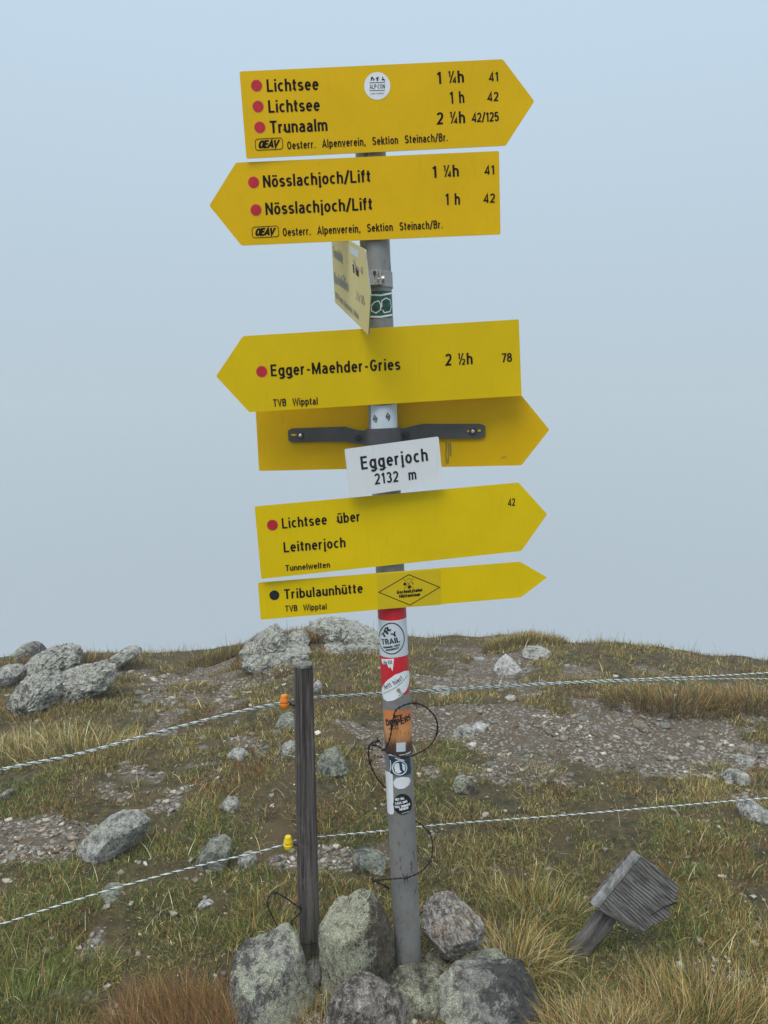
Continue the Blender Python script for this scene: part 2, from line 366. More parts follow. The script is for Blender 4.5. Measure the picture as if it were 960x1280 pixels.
# ------------------------------------------------------------ grass
def blade_mesh(name, B, Hh, W, az, lean, curl, col, segs=2):
    """B base (n,3); blades as tapered bent ribbons"""
    n = len(B); k = segs
    dirx, diry = np.cos(az), np.sin(az); sx, sy = -diry, dirx
    tw = rng.uniform(-1.2, 1.2, n); wx = sx * np.cos(tw) + dirx * np.sin(tw) * .6; wy = sy * np.cos(tw) + diry * np.sin(tw) * .6
    V = np.zeros((n, 2 * k + 1, 3)); p = np.array(B, float).copy(); ang = lean.copy(); st = Hh / k
    for i in range(k + 1):
        wd = W * (1 - (i / k) ** 1.6) * .5
        if i < k:
            V[:, 2 * i, 0] = p[:, 0] - wx * wd; V[:, 2 * i, 1] = p[:, 1] - wy * wd; V[:, 2 * i, 2] = p[:, 2]
            V[:, 2 * i + 1, 0] = p[:, 0] + wx * wd; V[:, 2 * i + 1, 1] = p[:, 1] + wy * wd; V[:, 2 * i + 1, 2] = p[:, 2]
            p[:, 0] += dirx * np.sin(ang) * st; p[:, 1] += diry * np.sin(ang) * st; p[:, 2] += np.cos(ang) * st; ang = ang + curl / k
        else: V[:, 2 * k] = p
    fq = []
    for i in range(k - 1): fq += [2 * i, 2 * i + 1, 2 * i + 3, 2 * i + 2]
    fq += [2 * k - 2, 2 * k - 1, 2 * k]
    tot = [4] * (k - 1) + [3]; nv = 2 * k + 1; nl = len(fq)
    idx = (np.array(fq)[None] + np.arange(n)[:, None] * nv).ravel()
    sts = (np.concatenate([[0], np.cumsum(tot)[:-1]])[None] + np.arange(n)[:, None] * nl).ravel()
    totals = np.tile(tot, n)
    c = np.repeat(col[:, None], nv, 1).reshape(-1, 3)
    return npmesh(name, V.reshape(-1, 3), idx, sts, totals, False, c)
PAL = {'green': (.105, .145, .030), 'fresh': (.155, .225, .050), 'olive': (.185, .175, .050), 'straw': (.44, .35, .145), 'gold': (.40, .27, .075), 'rust': (.26, .11, .042), 'brown': (.125, .078, .044), 'pale': (.62, .55, .34)}
PN = list(PAL); PC = np.array([PAL[k] for k in PN])
def pick(w):  # w (n, len(PN)) weights
    w = np.maximum(w, 0); c = np.cumsum(w, 1); r = rng.random(len(w)) * c[:, -1]
    i = (r[:, None] > c).sum(1); j = PC[np.clip(i, 0, len(PN) - 1)]
    return j * rng.uniform(.38, 1.65, (len(w), 1)) * rng.uniform(.92, 1.08, (len(w), 3))
def turf():
    N = 760000
    row = rng.uniform(775, 1440, N); al = (row - 640) / FOC; y = 1.62 / np.tan(np.arctan(al) + TH)
    y = np.where(y > 6.2, 6.2 + rng.uniform(-1.2, 1.0, N), y) * rng.uniform(.96, 1.04, N)
    extra = rng.random(N) < .10; y = np.where(extra, rng.uniform(4.2, 7.6, N), y)
    t = rng.uniform(-.70, .70, N); x = t * np.maximum(y, 1.5)
    z = height(x, y); so = soil_at(x, y, z); hum = fbm(x, y, 6.5, 2, 21); big = fbm(x, y, 1.4, 3, 31)
    keep = rng.random(N) < np.clip((1 - so) * (.80 + hum * 1.9), .03, 1) * np.where(so > .8, .35, 1)
    x, y, z, so, hum, big = [a[keep] for a in (x, y, z, so, hum, big)]; n = len(x)
    far = sstep(3.0, 5.0, y)
    px = proj(np.stack([x, y, z], -1))[:, 0]
    w = np.zeros((n, len(PN)))
    rustz = sstep(.05, .35, fbm(x, y, 2.6, 2, 44)); greenz = sstep(-.15, .35, fbm(x, y, 2.0, 2, 55))
    right = sstep(700, 900, px) * (1 - far)
    w[:, 0] = .7 + greenz * 2.4 * (1 - far * .6); w[:, 1] = .30 * greenz * (1 - far) + .1 * (1 - far) + .25 * (px < 300) * (1 - far); w[:, 2] = 1.2
    strz = sstep(.0, .4, fbm(x, y, 3.1, 2, 66)); w[:, 3] = .45 + 1.3 * strz + .35 * far; w[:, 4] = .55 + .3 * right + .25 * far; w[:, 5] = .10 + rustz * 1.5; w[:, 6] = .45 + 1.6 * rustz + .5 * far; w[:, 7] = .16
    col = pick(w)
    Hh = (.012 + .024 * np.clip(.5 + hum * 1.3, 0, 1.2)) * rng.uniform(.5, 1.5, n) * (1 + .25 * far)
    long = rng.random(n) < .03; Hh = np.where(long, Hh * 2.6, Hh)
    W = (.0011 + .00042 * y) * rng.choice([.7, 1.0, 1.35, 2.1], n, p=[.3, .35, .25, .1])
    m = blade_mesh('grass', np.stack([x, y, z - .003], -1), Hh, W, rng.uniform(0, 6.283, n), rng.uniform(.15, 1.35, n), rng.uniform(.1, 1.3, n), col, 2)
    tag(link('grass', m, M_GRASS), 'short matted alpine grass in green straw and rust tones', 'grass', kind='stuff')
    # fine seed stalks breaking the skyline
    n = 520; t = rng.uniform(-.6, .6, n); y = yr(t) + rng.uniform(-.5, .35, n); x = t * y; z = height(x, y)
    m = blade_mesh('dry_grass_stalks', np.stack([x, y, z], -1), rng.uniform(.05, .15, n) * rng.choice([.7, 1, 1.5], n, p=[.6, .3, .1]), np.full(n, .0035), rng.uniform(0, 6.28, n), rng.uniform(0, .5, n), rng.uniform(-.2, .6, n), pick(np.tile([0, 0, .4, 1, .6, .5, .5, .2], (n, 1))), 3)
    tag(link('dry_grass_stalks', m, M_GRASS), 'thin dry stalks standing up along the misty skyline', 'grass', kind='stuff')
    n = 1900; t = rng.uniform(-.6, .6, n); y = rng.uniform(1.6, 4.6, n) ** 1.0; x = t * y; z = height(x, y); so = soil_at(x, y, z); k = so < .35
    x, y, z = x[k], y[k], z[k]; n = len(x)
    m = blade_mesh('long_grass', np.stack([x, y, z], -1), rng.uniform(.05, .13, n), np.full(n, .0018), rng.uniform(0, 6.28, n), rng.uniform(.1, .9, n), rng.uniform(.4, 1.8, n), pick(np.tile([.2, 0, .4, 1, .9, .3, .1, .8], (n, 1))), 4)
    tag(link('long_grass', m, M_GRASS), 'scattered longer dry grass blades arching over the turf', 'grass', kind='stuff')
turf()

def tussock(name, label, px, py, n, rad, hmin, hmax, wts, lean=(.1, 1.0), curl=(.3, 1.7), az=None, wd=.0019, segs=4, squash=.6, cat='grass tussock', group=None):
    c = hit(px, py); a = rng.uniform(0, 6.283, n); r = rad * np.sqrt(rng.random(n))
    x = c.x + np.cos(a) * r; y = c.y + np.sin(a) * r * squash; z = height(x, y)
    A = a + rng.normal(0, .7, n) if az is None else az + rng.normal(0, .75, n)
    le = rng.uniform(lean[0], lean[1], n) * (.35 + .65 * r / rad)
    V = np.stack([x - c.x, y - c.y, z - c.z - .004], -1)
    m = blade_mesh(name, V, rng.uniform(hmin, hmax, n), np.full(n, wd) * rng.uniform(.7, 1.3, n), A, le, rng.uniform(curl[0], curl[1], n), pick(np.tile(wts, (n, 1))), segs)
    return tag(link(name, m, M_GRASS, None, c), label, cat, group)
#            green fresh olive straw gold rust brown pale
tussock('grass_tussock', 'russet fine bladed tussock at the foot of the lichened boulder', 225, 1300, 3600, .17, .05, .17, [.25, 0, .35, .35, .5, 2.6, 1.2, .05], (.1, .9), (.2, 1.1), 2.6, .0014)
tussock('grass_tussock', 'golden arching tussock right of the pale striped stone', 640, 1212, 750, .13, .08, .20, [.5, .1, .7, 1.0, 1.3, .25, .2, .5], (.1, 1.1), (.6, 2.2))
tussock('grass_tussock', 'tall straw coloured tussock below the fallen wooden sign', 765, 1310, 2000, .19, .05, .13, [.25, 0, .6, 1.3, 1.5, .5, .3, .5], (.05, .9), (.4, 1.9))
tussock('grass_tussock', 'dry golden tussock in the bottom right corner', 880, 1290, 2200, .26, .06, .17, [.35, .05, .8, 1.1, 1.2, .5, .4, .35], (.1, 1.0), (.3, 1.7))
tussock('grass_tussock', 'loose yellow green tussock behind the leaning sign stake', 668, 1140, 800, .15, .06, .16, [.9, .2, 1.0, .9, 1.1, .2, .2, .3], (.1, 1.0), (.4, 1.8))
tussock('grass_tussock', 'long straw tussock in front of the big left outcrop', 95, 945, 700, .34, .08, .20, [.3, 0, .8, 1.4, 1.2, .1, .2, .6], (.1, .9), (.3, 1.5), wd=.003)
tussock('grass_tussock', 'yellowish tussock at the left edge below the outcrop', 15, 945, 500, .25, .07, .16, [.3, 0, .8, 1.4, 1.2, .1, .2, .6], (.1, .9), (.3, 1.5), wd=.003)
tussock('grass_tussock', 'fresh green tussock in the lower left corner', 25, 1265, 1700, .20, .03, .08, [1.1, 1.2, .6, .3, .1, .05, .05, .1], (.1, 1.0), (.2, 1.2))
tussock('grass_tussock', 'small bright green tuft right of the fallen wooden sign', 865, 1098, 260, .07, .03, .06, [.8, 2.0, .3, .1, 0, 0, 0, .1], (.1, 1.2), (.2, 1.2))
tussock('grass_tussock', 'reddish grass wisp between left boulder and fence post', 335, 1150, 200, .09, .05, .11, [.2, 0, .3, .6, .8, 1.6, .3, .2], (.1, 1.1), (.3, 1.5), wd=.0013)
tussock('grass_tussock', 'thin rusty grass wisp in front of the tall middle rock', 405, 1292, 260, .08, .05, .14, [.1, 0, .2, .7, .7, 1.3, .2, .3], (.1, 1.1), (.3, 1.7), wd=.0013)
tussock('grass_tussock', 'green yellow tuft on gravel right of the steel pole', 575, 970, 420, .12, .02, .06, [.7, .3, 1.2, .7, .6, .1, .1, .2], (.1, 1.2), (.2, 1.2), wd=.0025)
tussock('grass_tussock', 'low olive tuft in the middle of the gravel path', 672, 968, 420, .15, .02, .05, [.5, .3, 1.3, .8, .6, .1, .1, .2], (.1, 1.2), (.2, 1.2), wd=.0025)
tussock('grass_tussock', 'lone tuft at the right end of the gravel path', 893, 963, 260, .09, .02, .06, [.8, .3, 1.3, .6, .3, .1, .1, .2], (.1, 1.2), (.2, 1.2), wd=.0025)
tussock('grass_tussock', 'round grassy hump on the skyline right of the signpost', 655, 800, 3200, .34, .03, .09, [.5, .05, .9, .8, .7, .35, .7, .1], (.1, 1.0), (.2, 1.2), wd=.004, segs=3)
tussock('heath_bank', 'dark rusty heath bank overhanging the gravel on the right', 840, 882, 3000, .40, .05, .13, [.5, 0, .7, .5, .6, 1.0, 1.2, .1], (.1, 1.1), (.3, 1.5), wd=.0032, squash=.35, cat='heath clump')
tussock('heath_bank', 'reddish heath bank running out of frame on the right', 950, 880, 3000, .42, .05, .13, [.35, 0, .6, .6, .8, 1.2, 1.1, .1], (.1, 1.1), (.3, 1.5), wd=.0032, squash=.35, cat='heath clump')
tussock('heather_clump', 'brown heather clump between the left skyline rocks', 112, 832, 1800, .26, .04, .10, [.3, 0, .4, .1, .1, .5, 1.6, 0], (.1, 1.1), (.1, .8), wd=.005, segs=3, cat='heather')
tussock('heather_clump', 'brown heather clump on top of the rocky knoll', 375, 800, 1500, .17, .05, .12, [.2, 0, .4, .3, .3, .9, 1.5, 0], (.1, 1.1), (.1, .9), wd=.005, segs=3, cat='heather')
tussock('heather_clump', 'dark brown heather clump at the far left skyline', 12, 836, 1300, .28, .03, .08, [.3, 0, .4, .1, .1, .6, 1.5, 0], (.1, 1.1), (.1, .8), wd=.005, segs=3, cat='heather')
tussock('heather_clump', 'dark low heather clump left of the rocky knoll', 275, 822, 1500, .26, .03, .07, [.5, 0, .6, .1, .1, .4, 1.5, 0], (.1, 1.1), (.1, .8), wd=.005, segs=3, cat='heather')

for lab_, px_, py_, n_, r_ in (('low tuft at the foot of the sloping knoll slab', 300, 836, 420, .22), ('low tuft under the flat knoll slab behind the fence post', 350, 842, 420, .22), ('rusty tuft below the crest ledge', 405, 822, 420, .2),
        ('tuft at the right end of the crest ledge by the pole', 455, 822, 420, .2), ('tuft below the pale bulge of the left outcrop', 40, 900, 420, .2), ('tuft below the grey shoulder of the left outcrop', 105, 884, 420, .22), ('tuft right of the left outcrop', 150, 850, 420, .2), ('tuft between the left outcrop blocks', 30, 852, 200, .12)):
    tussock('grass_tuft', lab_ + ', olive and brown', px_, py_, n_, r_, .03, .075, [.4, 0, .9, .7, .7, .6, 1.0, .1], (.1, 1.1), (.2, 1.2), wd=.004, segs=3, squash=.35)
# ------------------------------------------------------------ loose gravel (uncountable) and single stones
def gravel():
    N = 120000
    row = rng.uniform(800, 1330, N); al = (row - 640) / FOC; y = 1.62 / np.tan(np.arctan(al) + TH) * rng.uniform(.96, 1.04, N); y = np.minimum(y, 6.6)
    t = rng.uniform(-.68, .68, N); x = t * y; z = height(x, y); so = soil_at(x, y, z)
    cl = np.clip(.5 + fbm(x, y, 4.2, 3, 77) * 2.4, .06, 1.25)
    k = rng.random(N) < (so ** 1.3) * .55 * cl + .024
    x, y, z = x[k], y[k], z[k]; n = len(x)
    s = np.exp(rng.normal(math.log(.0040), .62, n)) * (.62 + .13 * y); s = np.minimum(s, .007 + .0032 * y)
    cube = np.array([[a, b, c] for c in (-1, 1) for a, b in ((-1, -1), (1, -1), (1, 1), (-1, 1))], float)
    f = [[0, 3, 2, 1], [4, 5, 6, 7], [0, 1, 5, 4], [1, 2, 6, 5], [2, 3, 7, 6], [3, 0, 4, 7]]
    V = cube[None] * rng.uniform(.35, 1.05, (n, 8, 3)); V[..., 2] *= rng.uniform(.35, .75, (n, 1)); V[..., 0] *= rng.uniform(.8, 1.6, (n, 1))
    a = rng.uniform(0, 6.28, n); ca, sa = np.cos(a)[:, None], np.sin(a)[:, None]
    tl = rng.normal(0, .25, n)[:, None]
    X = V[..., 0] * ca - V[..., 1] * sa; Yv = V[..., 0] * sa + V[..., 1] * ca; Zv = V[..., 2] + X * tl
    P = np.stack([X, Yv, Zv], -1) * s[:, None, None] + np.stack([x, y, z + s * .22], -1)[:, None]
    pal = np.array([(.40, .38, .35), (.54, .52, .48), (.30, .29, .27), (.33, .27, .21), (.20, .18, .165), (.27, .29, .25), (.70, .69, .65)])
    c = pal[rng.choice(7, n, p=[.25, .11, .22, .16, .14, .08, .04])] * rng.uniform(.6, 1.25, (n, 1)) * np.array([1.06, 1.0, .88])
    idx = (np.array(f).ravel()[None] + np.arange(n)[:, None] * 8).ravel(); q = n * 6
    m = npmesh('gravel', P.reshape(-1, 3), idx, np.arange(q) * 4, np.full(q, 4), False, np.repeat(c[:, None], 8, 1).reshape(-1, 3))
    tag(link('gravel', m, M_STONES), 'pale grey schist gravel strewn over bare brown soil', 'gravel', kind='stuff')
gravel()

def ico(sub):
    import bmesh
    bm = bmesh.new(); bmesh.ops.create_icosphere(bm, subdivisions=sub, radius=1); V = np.array([v.co[:] for v in bm.verts]); F = [[v.index for v in f.verts] for f in bm.faces]; bm.free(); return V, F
ICO = {k: ico(k) for k in (2, 3, 4, 5)}
def nz(P, f, s=0): return np.array([mn.noise(Vector((p[0] * f + s, p[1] * f - s, p[2] * f + 2 * s))) for p in P])
def loose_stones():
    metas = []
    for k in range(8):
        V, F = ICO[2]; V = V.copy(); r = random.Random(k)
        V *= (1 + .45 * nz(V, 1.1, k * 7.3)[:, None])
        for j in range(7):
            n = Vector((r.uniform(-1, 1), r.uniform(-1, 1), r.uniform(-.3, 1))).normalized(); d = r.uniform(.45, .8); dd = V @ np.array(n) - d; V = V - np.outer(np.maximum(dd, 0), n)
        V *= np.array([r.uniform(.9, 1.5), r.uniform(.7, 1.1), r.uniform(.35, .7)])
        metas.append((V, F))
    mats = [M_RK8, M_RK7, M_RKT, M_RKW, M_RK9]
    mm = {}
    def get(k, m):
        if (k, m) not in mm:
            V, F = metas[k]; me = mesh('stone', V, F); me.materials.append(mats[m]); mm[(k, m)] = me
        return mm[(k, m)]
    adj = ['blue grey', 'greenish grey', 'tan brown', 'white quartz', 'weathered lichen grey']
    zones = [('on the worn gravel path right of the signpost', 'loose stones on the right gravel path', 60, (575, 958), (880, 980)),
             ('on the stony slope left of the fence post', 'loose stones on the left stony slope', 42, (165, 355), (845, 955)),
             ('on the bare soil near the left frame edge', 'loose stones on the bare soil at left', 12, (0, 100), (1022, 1075)),
             ('on the thin gravel strip between the two posts', 'loose stones between the posts', 12, (300, 478), (1066, 1095)),
             ('on the scree patch below the skyline hump', 'loose stones below the skyline hump', 22, (545, 730), (822, 866)),
             ('among the grass behind the fence post', 'loose stones in the middle grass', 16, (150, 470), (960, 1035)),
             ('on the path corner at the right frame edge', 'loose stones at the right path corner', 16, (860, 960), (925, 1010))]
    for lab, grp, cnt, xr, yr_ in zones:
        for i in range(cnt):
            px, py = random.uniform(*xr), random.uniform(*yr_); p = hit(px, py)
            sz = (random.uniform(5, 11) if random.random() < .8 else random.uniform(10, 15)) * .5 * p.y / FOC * 1.05
            m = random.choices(range(5), [5, 3, 3, 1.3, 4])[0]
            o = bpy.data.objects.new('stone', get(random.randrange(8), m)); COL.objects.link(o)
            o.location = (p.x, p.y, p.z + sz * .12); o.scale = (sz, sz, sz); o.rotation_euler = (random.uniform(-.3, .3), random.uniform(-.3, .3), random.uniform(0, 6.28))
            tag(o, 'small angular %s stone %s' % (adj[m], lab), 'stone', grp)
loose_stones()

# ------------------------------------------------------------ shaped rocks
def rock(name, label, outline, Y, thick, mat, seed=0, sub=4, facets=9, rough=.13, planes=(), cat='rock', group=None, ridge=.0):
    """outline: silhouette seen from the front at distance Y; the body is closed and has its own thickness"""
    P = np.array([tuple(at(x, y, Y)) for x, y in outline]); c = P.mean(0); c2 = (P.max(0) + P.min(0)) / 2; c = (c + c2) / 2
    dx = P[:, 0] - c[0]; dz = P[:, 2] - c[2]; ang = np.arctan2(dz, dx); r = np.hypot(dx, dz); o = np.argsort(ang); ang, r = ang[o], r[o]
    # dense polar table by walking the polygon edges
    pts = []; n = len(outline); xs = P[:, 0] - c[0]; zs = P[:, 2] - c[2]
    for i in range(n):
        j = (i + 1) % n
        for t in np.linspace(0, 1, 24, endpoint=False): pts.append((xs[i] * (1 - t) + xs[j] * t, zs[i] * (1 - t) + zs[j] * t))
    pts = np.array(pts); A = np.arctan2(pts[:, 1], pts[:, 0]); Rr = np.hypot(pts[:, 0], pts[:, 1]); o = np.argsort(A); A, Rr = A[o], Rr[o]
    V, F = ICO[sub]; V = V.copy(); rr = random.Random(seed); size = float(Rr.mean()); rough *= 1.5
    a = np.arctan2(V[:, 2], V[:, 0]); R_ = np.interp(a, A, Rr, period=2 * math.pi)
    rho = np.hypot(V[:, 0], V[:, 2]); scale = np.where(rho > 1e-4, rho ** .44 / np.maximum(rho, 1e-4), 1)
    out_ = np.empty_like(V); out_[:, 0] = V[:, 0] * R_ * scale; out_[:, 2] = V[:, 2] * R_ * scale; out_[:, 1] = V[:, 1] * thick
    # the main faces, then many chips knocked off the corners: flat planes meeting in hard edges
    for nv, d in planes:
        nv = np.array(Vector(nv).normalized()); dd = out_ @ nv - (out_ @ nv).max() * d; out_ = out_ - np.outer(np.maximum(dd, 0), nv)
    for j in range(int(facets * 3.2)):
        nv = np.array(Vector((rr.uniform(-1, 1), -rr.uniform(.25, 1.1), rr.uniform(-.7, 1.1))).normalized()); sp = (out_ @ nv).max()
        f_ = rr.uniform(.60, .90) if j < facets else rr.uniform(.90, .985)
        dd = out_ @ nv - sp * f_; out_ = out_ - np.outer(np.maximum(dd, 0), nv) * .985
    q = out_ / size; f1 = nz(q, 1.9, seed * 3.1 + 1); f2 = nz(q, 4.7, seed + 9.0); f3 = nz(q, 11, seed + 4.0); f4 = nz(q, 23, seed + 6.0)
    crk = np.maximum(0, 1 - np.abs(nz(q, 2.3, seed + 5.5)) / .05) + .6 * np.maximum(0, 1 - np.abs(nz(q, 5.1, seed + 7.5)) / .06)
    lay = q @ np.array([.5, .3, .8]); st = lay * 6 + f1 * .8; st = st - np.floor(st)
    k = 1 + rough * (.35 * f1 + .30 * f2 + .28 * f3 + .20 * f4 - .34 * crk - .22 * sstep(.75, 1, st)) 
    out_ *= k[:, None]
    base = Vector((c[0], c[1], P[:, 2].min()))
    out_ += np.array([0, 0, c[2] - base.z])
    me = mesh(name, out_, F, True)
    try: me.set_sharp_from_angle(angle=R(22))
    except Exception: pass
    return tag(link(name, me, mat, None, base), label, cat, group)

CG = 'stones piled round the signpost foot'
rock('boulder', 'lichened grey boulder left of the pole foot beneath the fence post', [(285, 1212), (296, 1196), (326, 1181), (336, 1168), (354, 1168), (368, 1180), (378, 1208), (384, 1236), (400, 1266), (412, 1305), (410, 1350), (283, 1350), (290, 1290), (286, 1250)], 1.95, .13, M_RK1, 3, 5, 11, .07, group=CG)
rock('small_stone', 'small dark grey stone wedged between two boulders behind the left gap', [(384, 1204), (396, 1200), (402, 1212), (400, 1232), (394, 1245), (384, 1240), (378, 1222)], 2.03, .03, M_RK5, 5, 3, 4, .1, group=CG)
rock('boulder', 'tall pointed boulder half green lichen half brown beside the pole', [(394, 1172), (402, 1150), (418, 1133), (436, 1130), (452, 1122), (462, 1124), (470, 1123), (482, 1140), (491, 1165), (494, 1200), (490, 1225), (484, 1255), (470, 1290), (402, 1292), (398, 1255), (402, 1225), (396, 1200)], 1.99, .11, M_RK2, 8, 5, 7, .06, planes=[((-.80, -.62, .15), .58), ((.72, -.68, .06), .50), ((.9, -.2, .5), .80)], group=CG)
rock('boulder', 'pale striped schist block tilted against the right side of the pole', [(526, 1140), (540, 1128), (556, 1120), (570, 1125), (588, 1142), (605, 1158), (608, 1168), (600, 1185), (585, 1200), (566, 1206), (548, 1200), (535, 1185), (527, 1165)], 2.09, .08, M_RK3, 14, 5, 10, .09, planes=[((-.35, -1, .45), .52), ((.65, -.8, -.35), .70), ((.6, -.3, .9), .90)], group=CG)
rock('small_stone', 'dull brownish stone in the shade under the striped block', [(522, 1206), (535, 1198), (552, 1200), (564, 1212), (562, 1240), (524, 1240)], 2.09, .05, M_RK4, 17, 3, 4, .08, group=CG)
rock('boulder', 'flat topped mossy stone in front of the pole foot', [(482, 1234), (494, 1222), (515, 1217), (530, 1219), (545, 1214), (556, 1222), (552, 1240), (545, 1262), (535, 1300), (505, 1300), (495, 1262)], 1.96, .08, M_RK4, 21, 5, 4, .07, planes=[((0, -.9, -.6), .55), ((0, -.35, 1), .75)], group=CG)
rock('boulder', 'large dark slab speckled with pale lichen at lower right of the pile', [(520, 1290), (538, 1262), (552, 1236), (570, 1222), (600, 1219), (628, 1225), (652, 1220), (680, 1220), (686, 1234), (680, 1262), (684, 1300), (676, 1350), (520, 1350), (514, 1312)], 1.91, .13, M_RK5, 26, 5, 9, .06, planes=[((-.1, -.6, .85), .72), ((.1, -1, .15), .72)], group=CG)
rock('boulder', 'rounded greenish stone between the striped block and dark slab', [(560, 1228), (572, 1210), (590, 1200), (612, 1198), (630, 1198), (642, 1212), (646, 1240), (640, 1262), (562, 1262)], 2.03, .08, M_RK7, 31, 4, 5, .06, group=CG)
rock('boulder', 'dark rust stained rock with white flecks at the bottom centre', [(410, 1262), (425, 1240), (445, 1228), (462, 1230), (480, 1240), (500, 1252), (515, 1268), (530, 1295), (530, 1345), (410, 1345), (402, 1300)], 1.86, .09, M_RK6, 35, 5, 9, .08, group=CG)

# scattered boulders on the slope
def grock(name, label, outline, thick, mat, **k):
    xs = [p[0] for p in outline]; yb = max(p[1] for p in outline)
    g = hit(sum(xs) / len(xs), yb - 3)
    return rock(name, label, outline, g.y + thick * .35, thick, mat, **k)
grock('boulder', 'pale blue grey boulder with a yellow lichen cap in the left grass', [(82, 1072), (96, 1060), (112, 1044), (132, 1026), (150, 1018), (168, 1019), (184, 1028), (190, 1038), (182, 1054), (170, 1066), (148, 1073), (120, 1076), (95, 1075)], .09, M_RK8, seed=42, sub=5, facets=8, rough=.07)
grock('boulder', 'small rounded lichen boulder touching the lower rope', [(243, 1082), (250, 1066), (262, 1055), (278, 1052), (288, 1058), (287, 1072), (282, 1088), (248, 1090)], .09, M_RK7, seed=43, facets=4, rough=.06)
grock('stone', 'flat white stone lying alone in the grass left of centre', [(244, 1134), (252, 1129), (264, 1128), (267, 1131), (258, 1140), (248, 1141)], .03, M_RKW, seed=45, sub=3)
grock('boulder', 'wedge shaped grey boulder just right of the fence post', [(396, 968), (398, 950), (408, 941), (420, 938), (430, 950), (436, 966), (425, 972), (402, 973)], .09, M_RK7, seed=47, facets=5)
grock('boulder', 'pale lichen stone at the gravel edge right of the pole', [(566, 985), (570, 976), (580, 973), (592, 979), (600, 990), (590, 996), (570, 994)], .07, M_RK2, seed=49)
grock('boulder', 'white streaked rock cut by the right frame edge', [(925, 1012), (935, 1002), (950, 1008), (965, 1018), (975, 1030), (940, 1030), (927, 1022)], .08, M_RK8, seed=51, facets=5)
grock('boulder', 'dark layered rock between the fence post and the pole', [(441, 1070), (450, 1066), (466, 1069), (480, 1074), (486, 1084), (474, 1096), (450, 1096)], .07, M_RK7, seed=53, facets=5)
grock('boulder', 'bright white quartz pyramid below the skyline hump', [(617, 838), (628, 825), (634, 820), (642, 826), (653, 838), (650, 845), (620, 845)], .13, M_RKW, seed=55, facets=6, rough=.08)
grock('stone', 'flat pale stone below the white quartz pyramid', [(631, 874), (638, 870), (646, 872), (647, 877), (633, 878)], .05, M_RKW, seed=57, sub=3)
grock('boulder', 'tan lichen stone behind the fence post beside the orange insulator', [(343, 908), (350, 896), (362, 893), (370, 898), (370, 914), (348, 914)], .08, M_RK7, seed=59)
grock('stone', 'upright grey stone half hidden behind the fence post', [(345, 944), (352, 934), (362, 929), (371, 931), (371, 948), (347, 948)], .07, M_RK9, seed=61)
grock('stone', 'flat blue green stone on the left slope', [(282, 944), (292, 938), (305, 941), (312, 948), (304, 952), (288, 950)], .07, M_RK8, seed=63, sub=3)
grock('boulder', 'grey brown stone pair at the left edge of the gravel', [(565, 920), (576, 912), (588, 910), (597, 915), (594, 926), (575, 926)], .09, M_RK9, seed=65)
grock('stone', 'white stone beside the grey brown pair on the gravel', [(588, 912), (598, 905), (610, 908), (614, 914), (596, 917)], .06, M_RKW, seed=66, sub=3)
grock('stone', 'flat brown slab in the middle of the gravel path', [(790, 908), (797, 902), (808, 906), (818, 915), (806, 917), (795, 914)], .08, M_RKT, seed=67, sub=3)
grock('stone', 'flat blue grey stone under the heath bank', [(773, 889), (780, 884), (790, 884), (792, 890), (778, 892)], .08, M_RK8, seed=69, sub=3)
grock('boulder', 'tan stone stacked on layered slabs at the right', [(923, 944), (928, 936), (940, 934), (945, 942), (940, 950), (926, 951)], .08, M_RKT, seed=71, sub=3)
grock('boulder', 'layered grey slabs beneath the tan stone', [(922, 956), (930, 950), (946, 949), (948, 956), (938, 962), (918, 962)], .10, M_RK9, seed=73, sub=3)
grock('stone', 'grey slab lying across the lower right gravel corner', [(905, 975), (915, 966), (935, 968), (942, 978), (925, 984), (908, 982)], .08, M_RK9, seed=74, sub=3)
grock('stone', 'pale flat rock slab behind the rope left of the quartz pyramid', [(532, 868), (545, 862), (562, 862), (572, 868), (555, 873), (538, 873)], .12, M_RK9, seed=75, sub=3)
grock('stone', 'flat grey stone sunk into the lower left turf', [(118, 1122), (128, 1115), (145, 1114), (155, 1120), (146, 1128), (126, 1128)], .07, M_RK7, seed=77, sub=3)
grock('stone', 'pale stone in the grass right of the fallen wooden sign', [(884, 1133), (889, 1129), (897, 1131), (901, 1135), (892, 1138)], .03, M_RKW, seed=79, sub=3)
grock('stone', 'light stone on the small gravel patch left of the fence post', [(272, 1010), (284, 999), (296, 1003), (300, 1012), (286, 1018)], .06, M_RK8, seed=81, sub=3)
grock('stone', 'whitish slab under the rope beside the yellow insulator', [(292, 1082), (300, 1074), (316, 1072), (322, 1080), (310, 1088), (296, 1088)], .07, M_RK9, seed=82, sub=3)
grock('stone', 'round pale cobble behind the top of the fence post', [(391, 862), (392, 854), (398, 850), (403, 856), (401, 867), (393, 870)], .05, M_RK8, seed=83, sub=3)
grock('stone', 'broken wood grey slab at the far left edge', [(-8, 1000), (4, 991), (14, 990), (12, 997), (0, 1004)], .05, M_RK5, seed=84, sub=3)
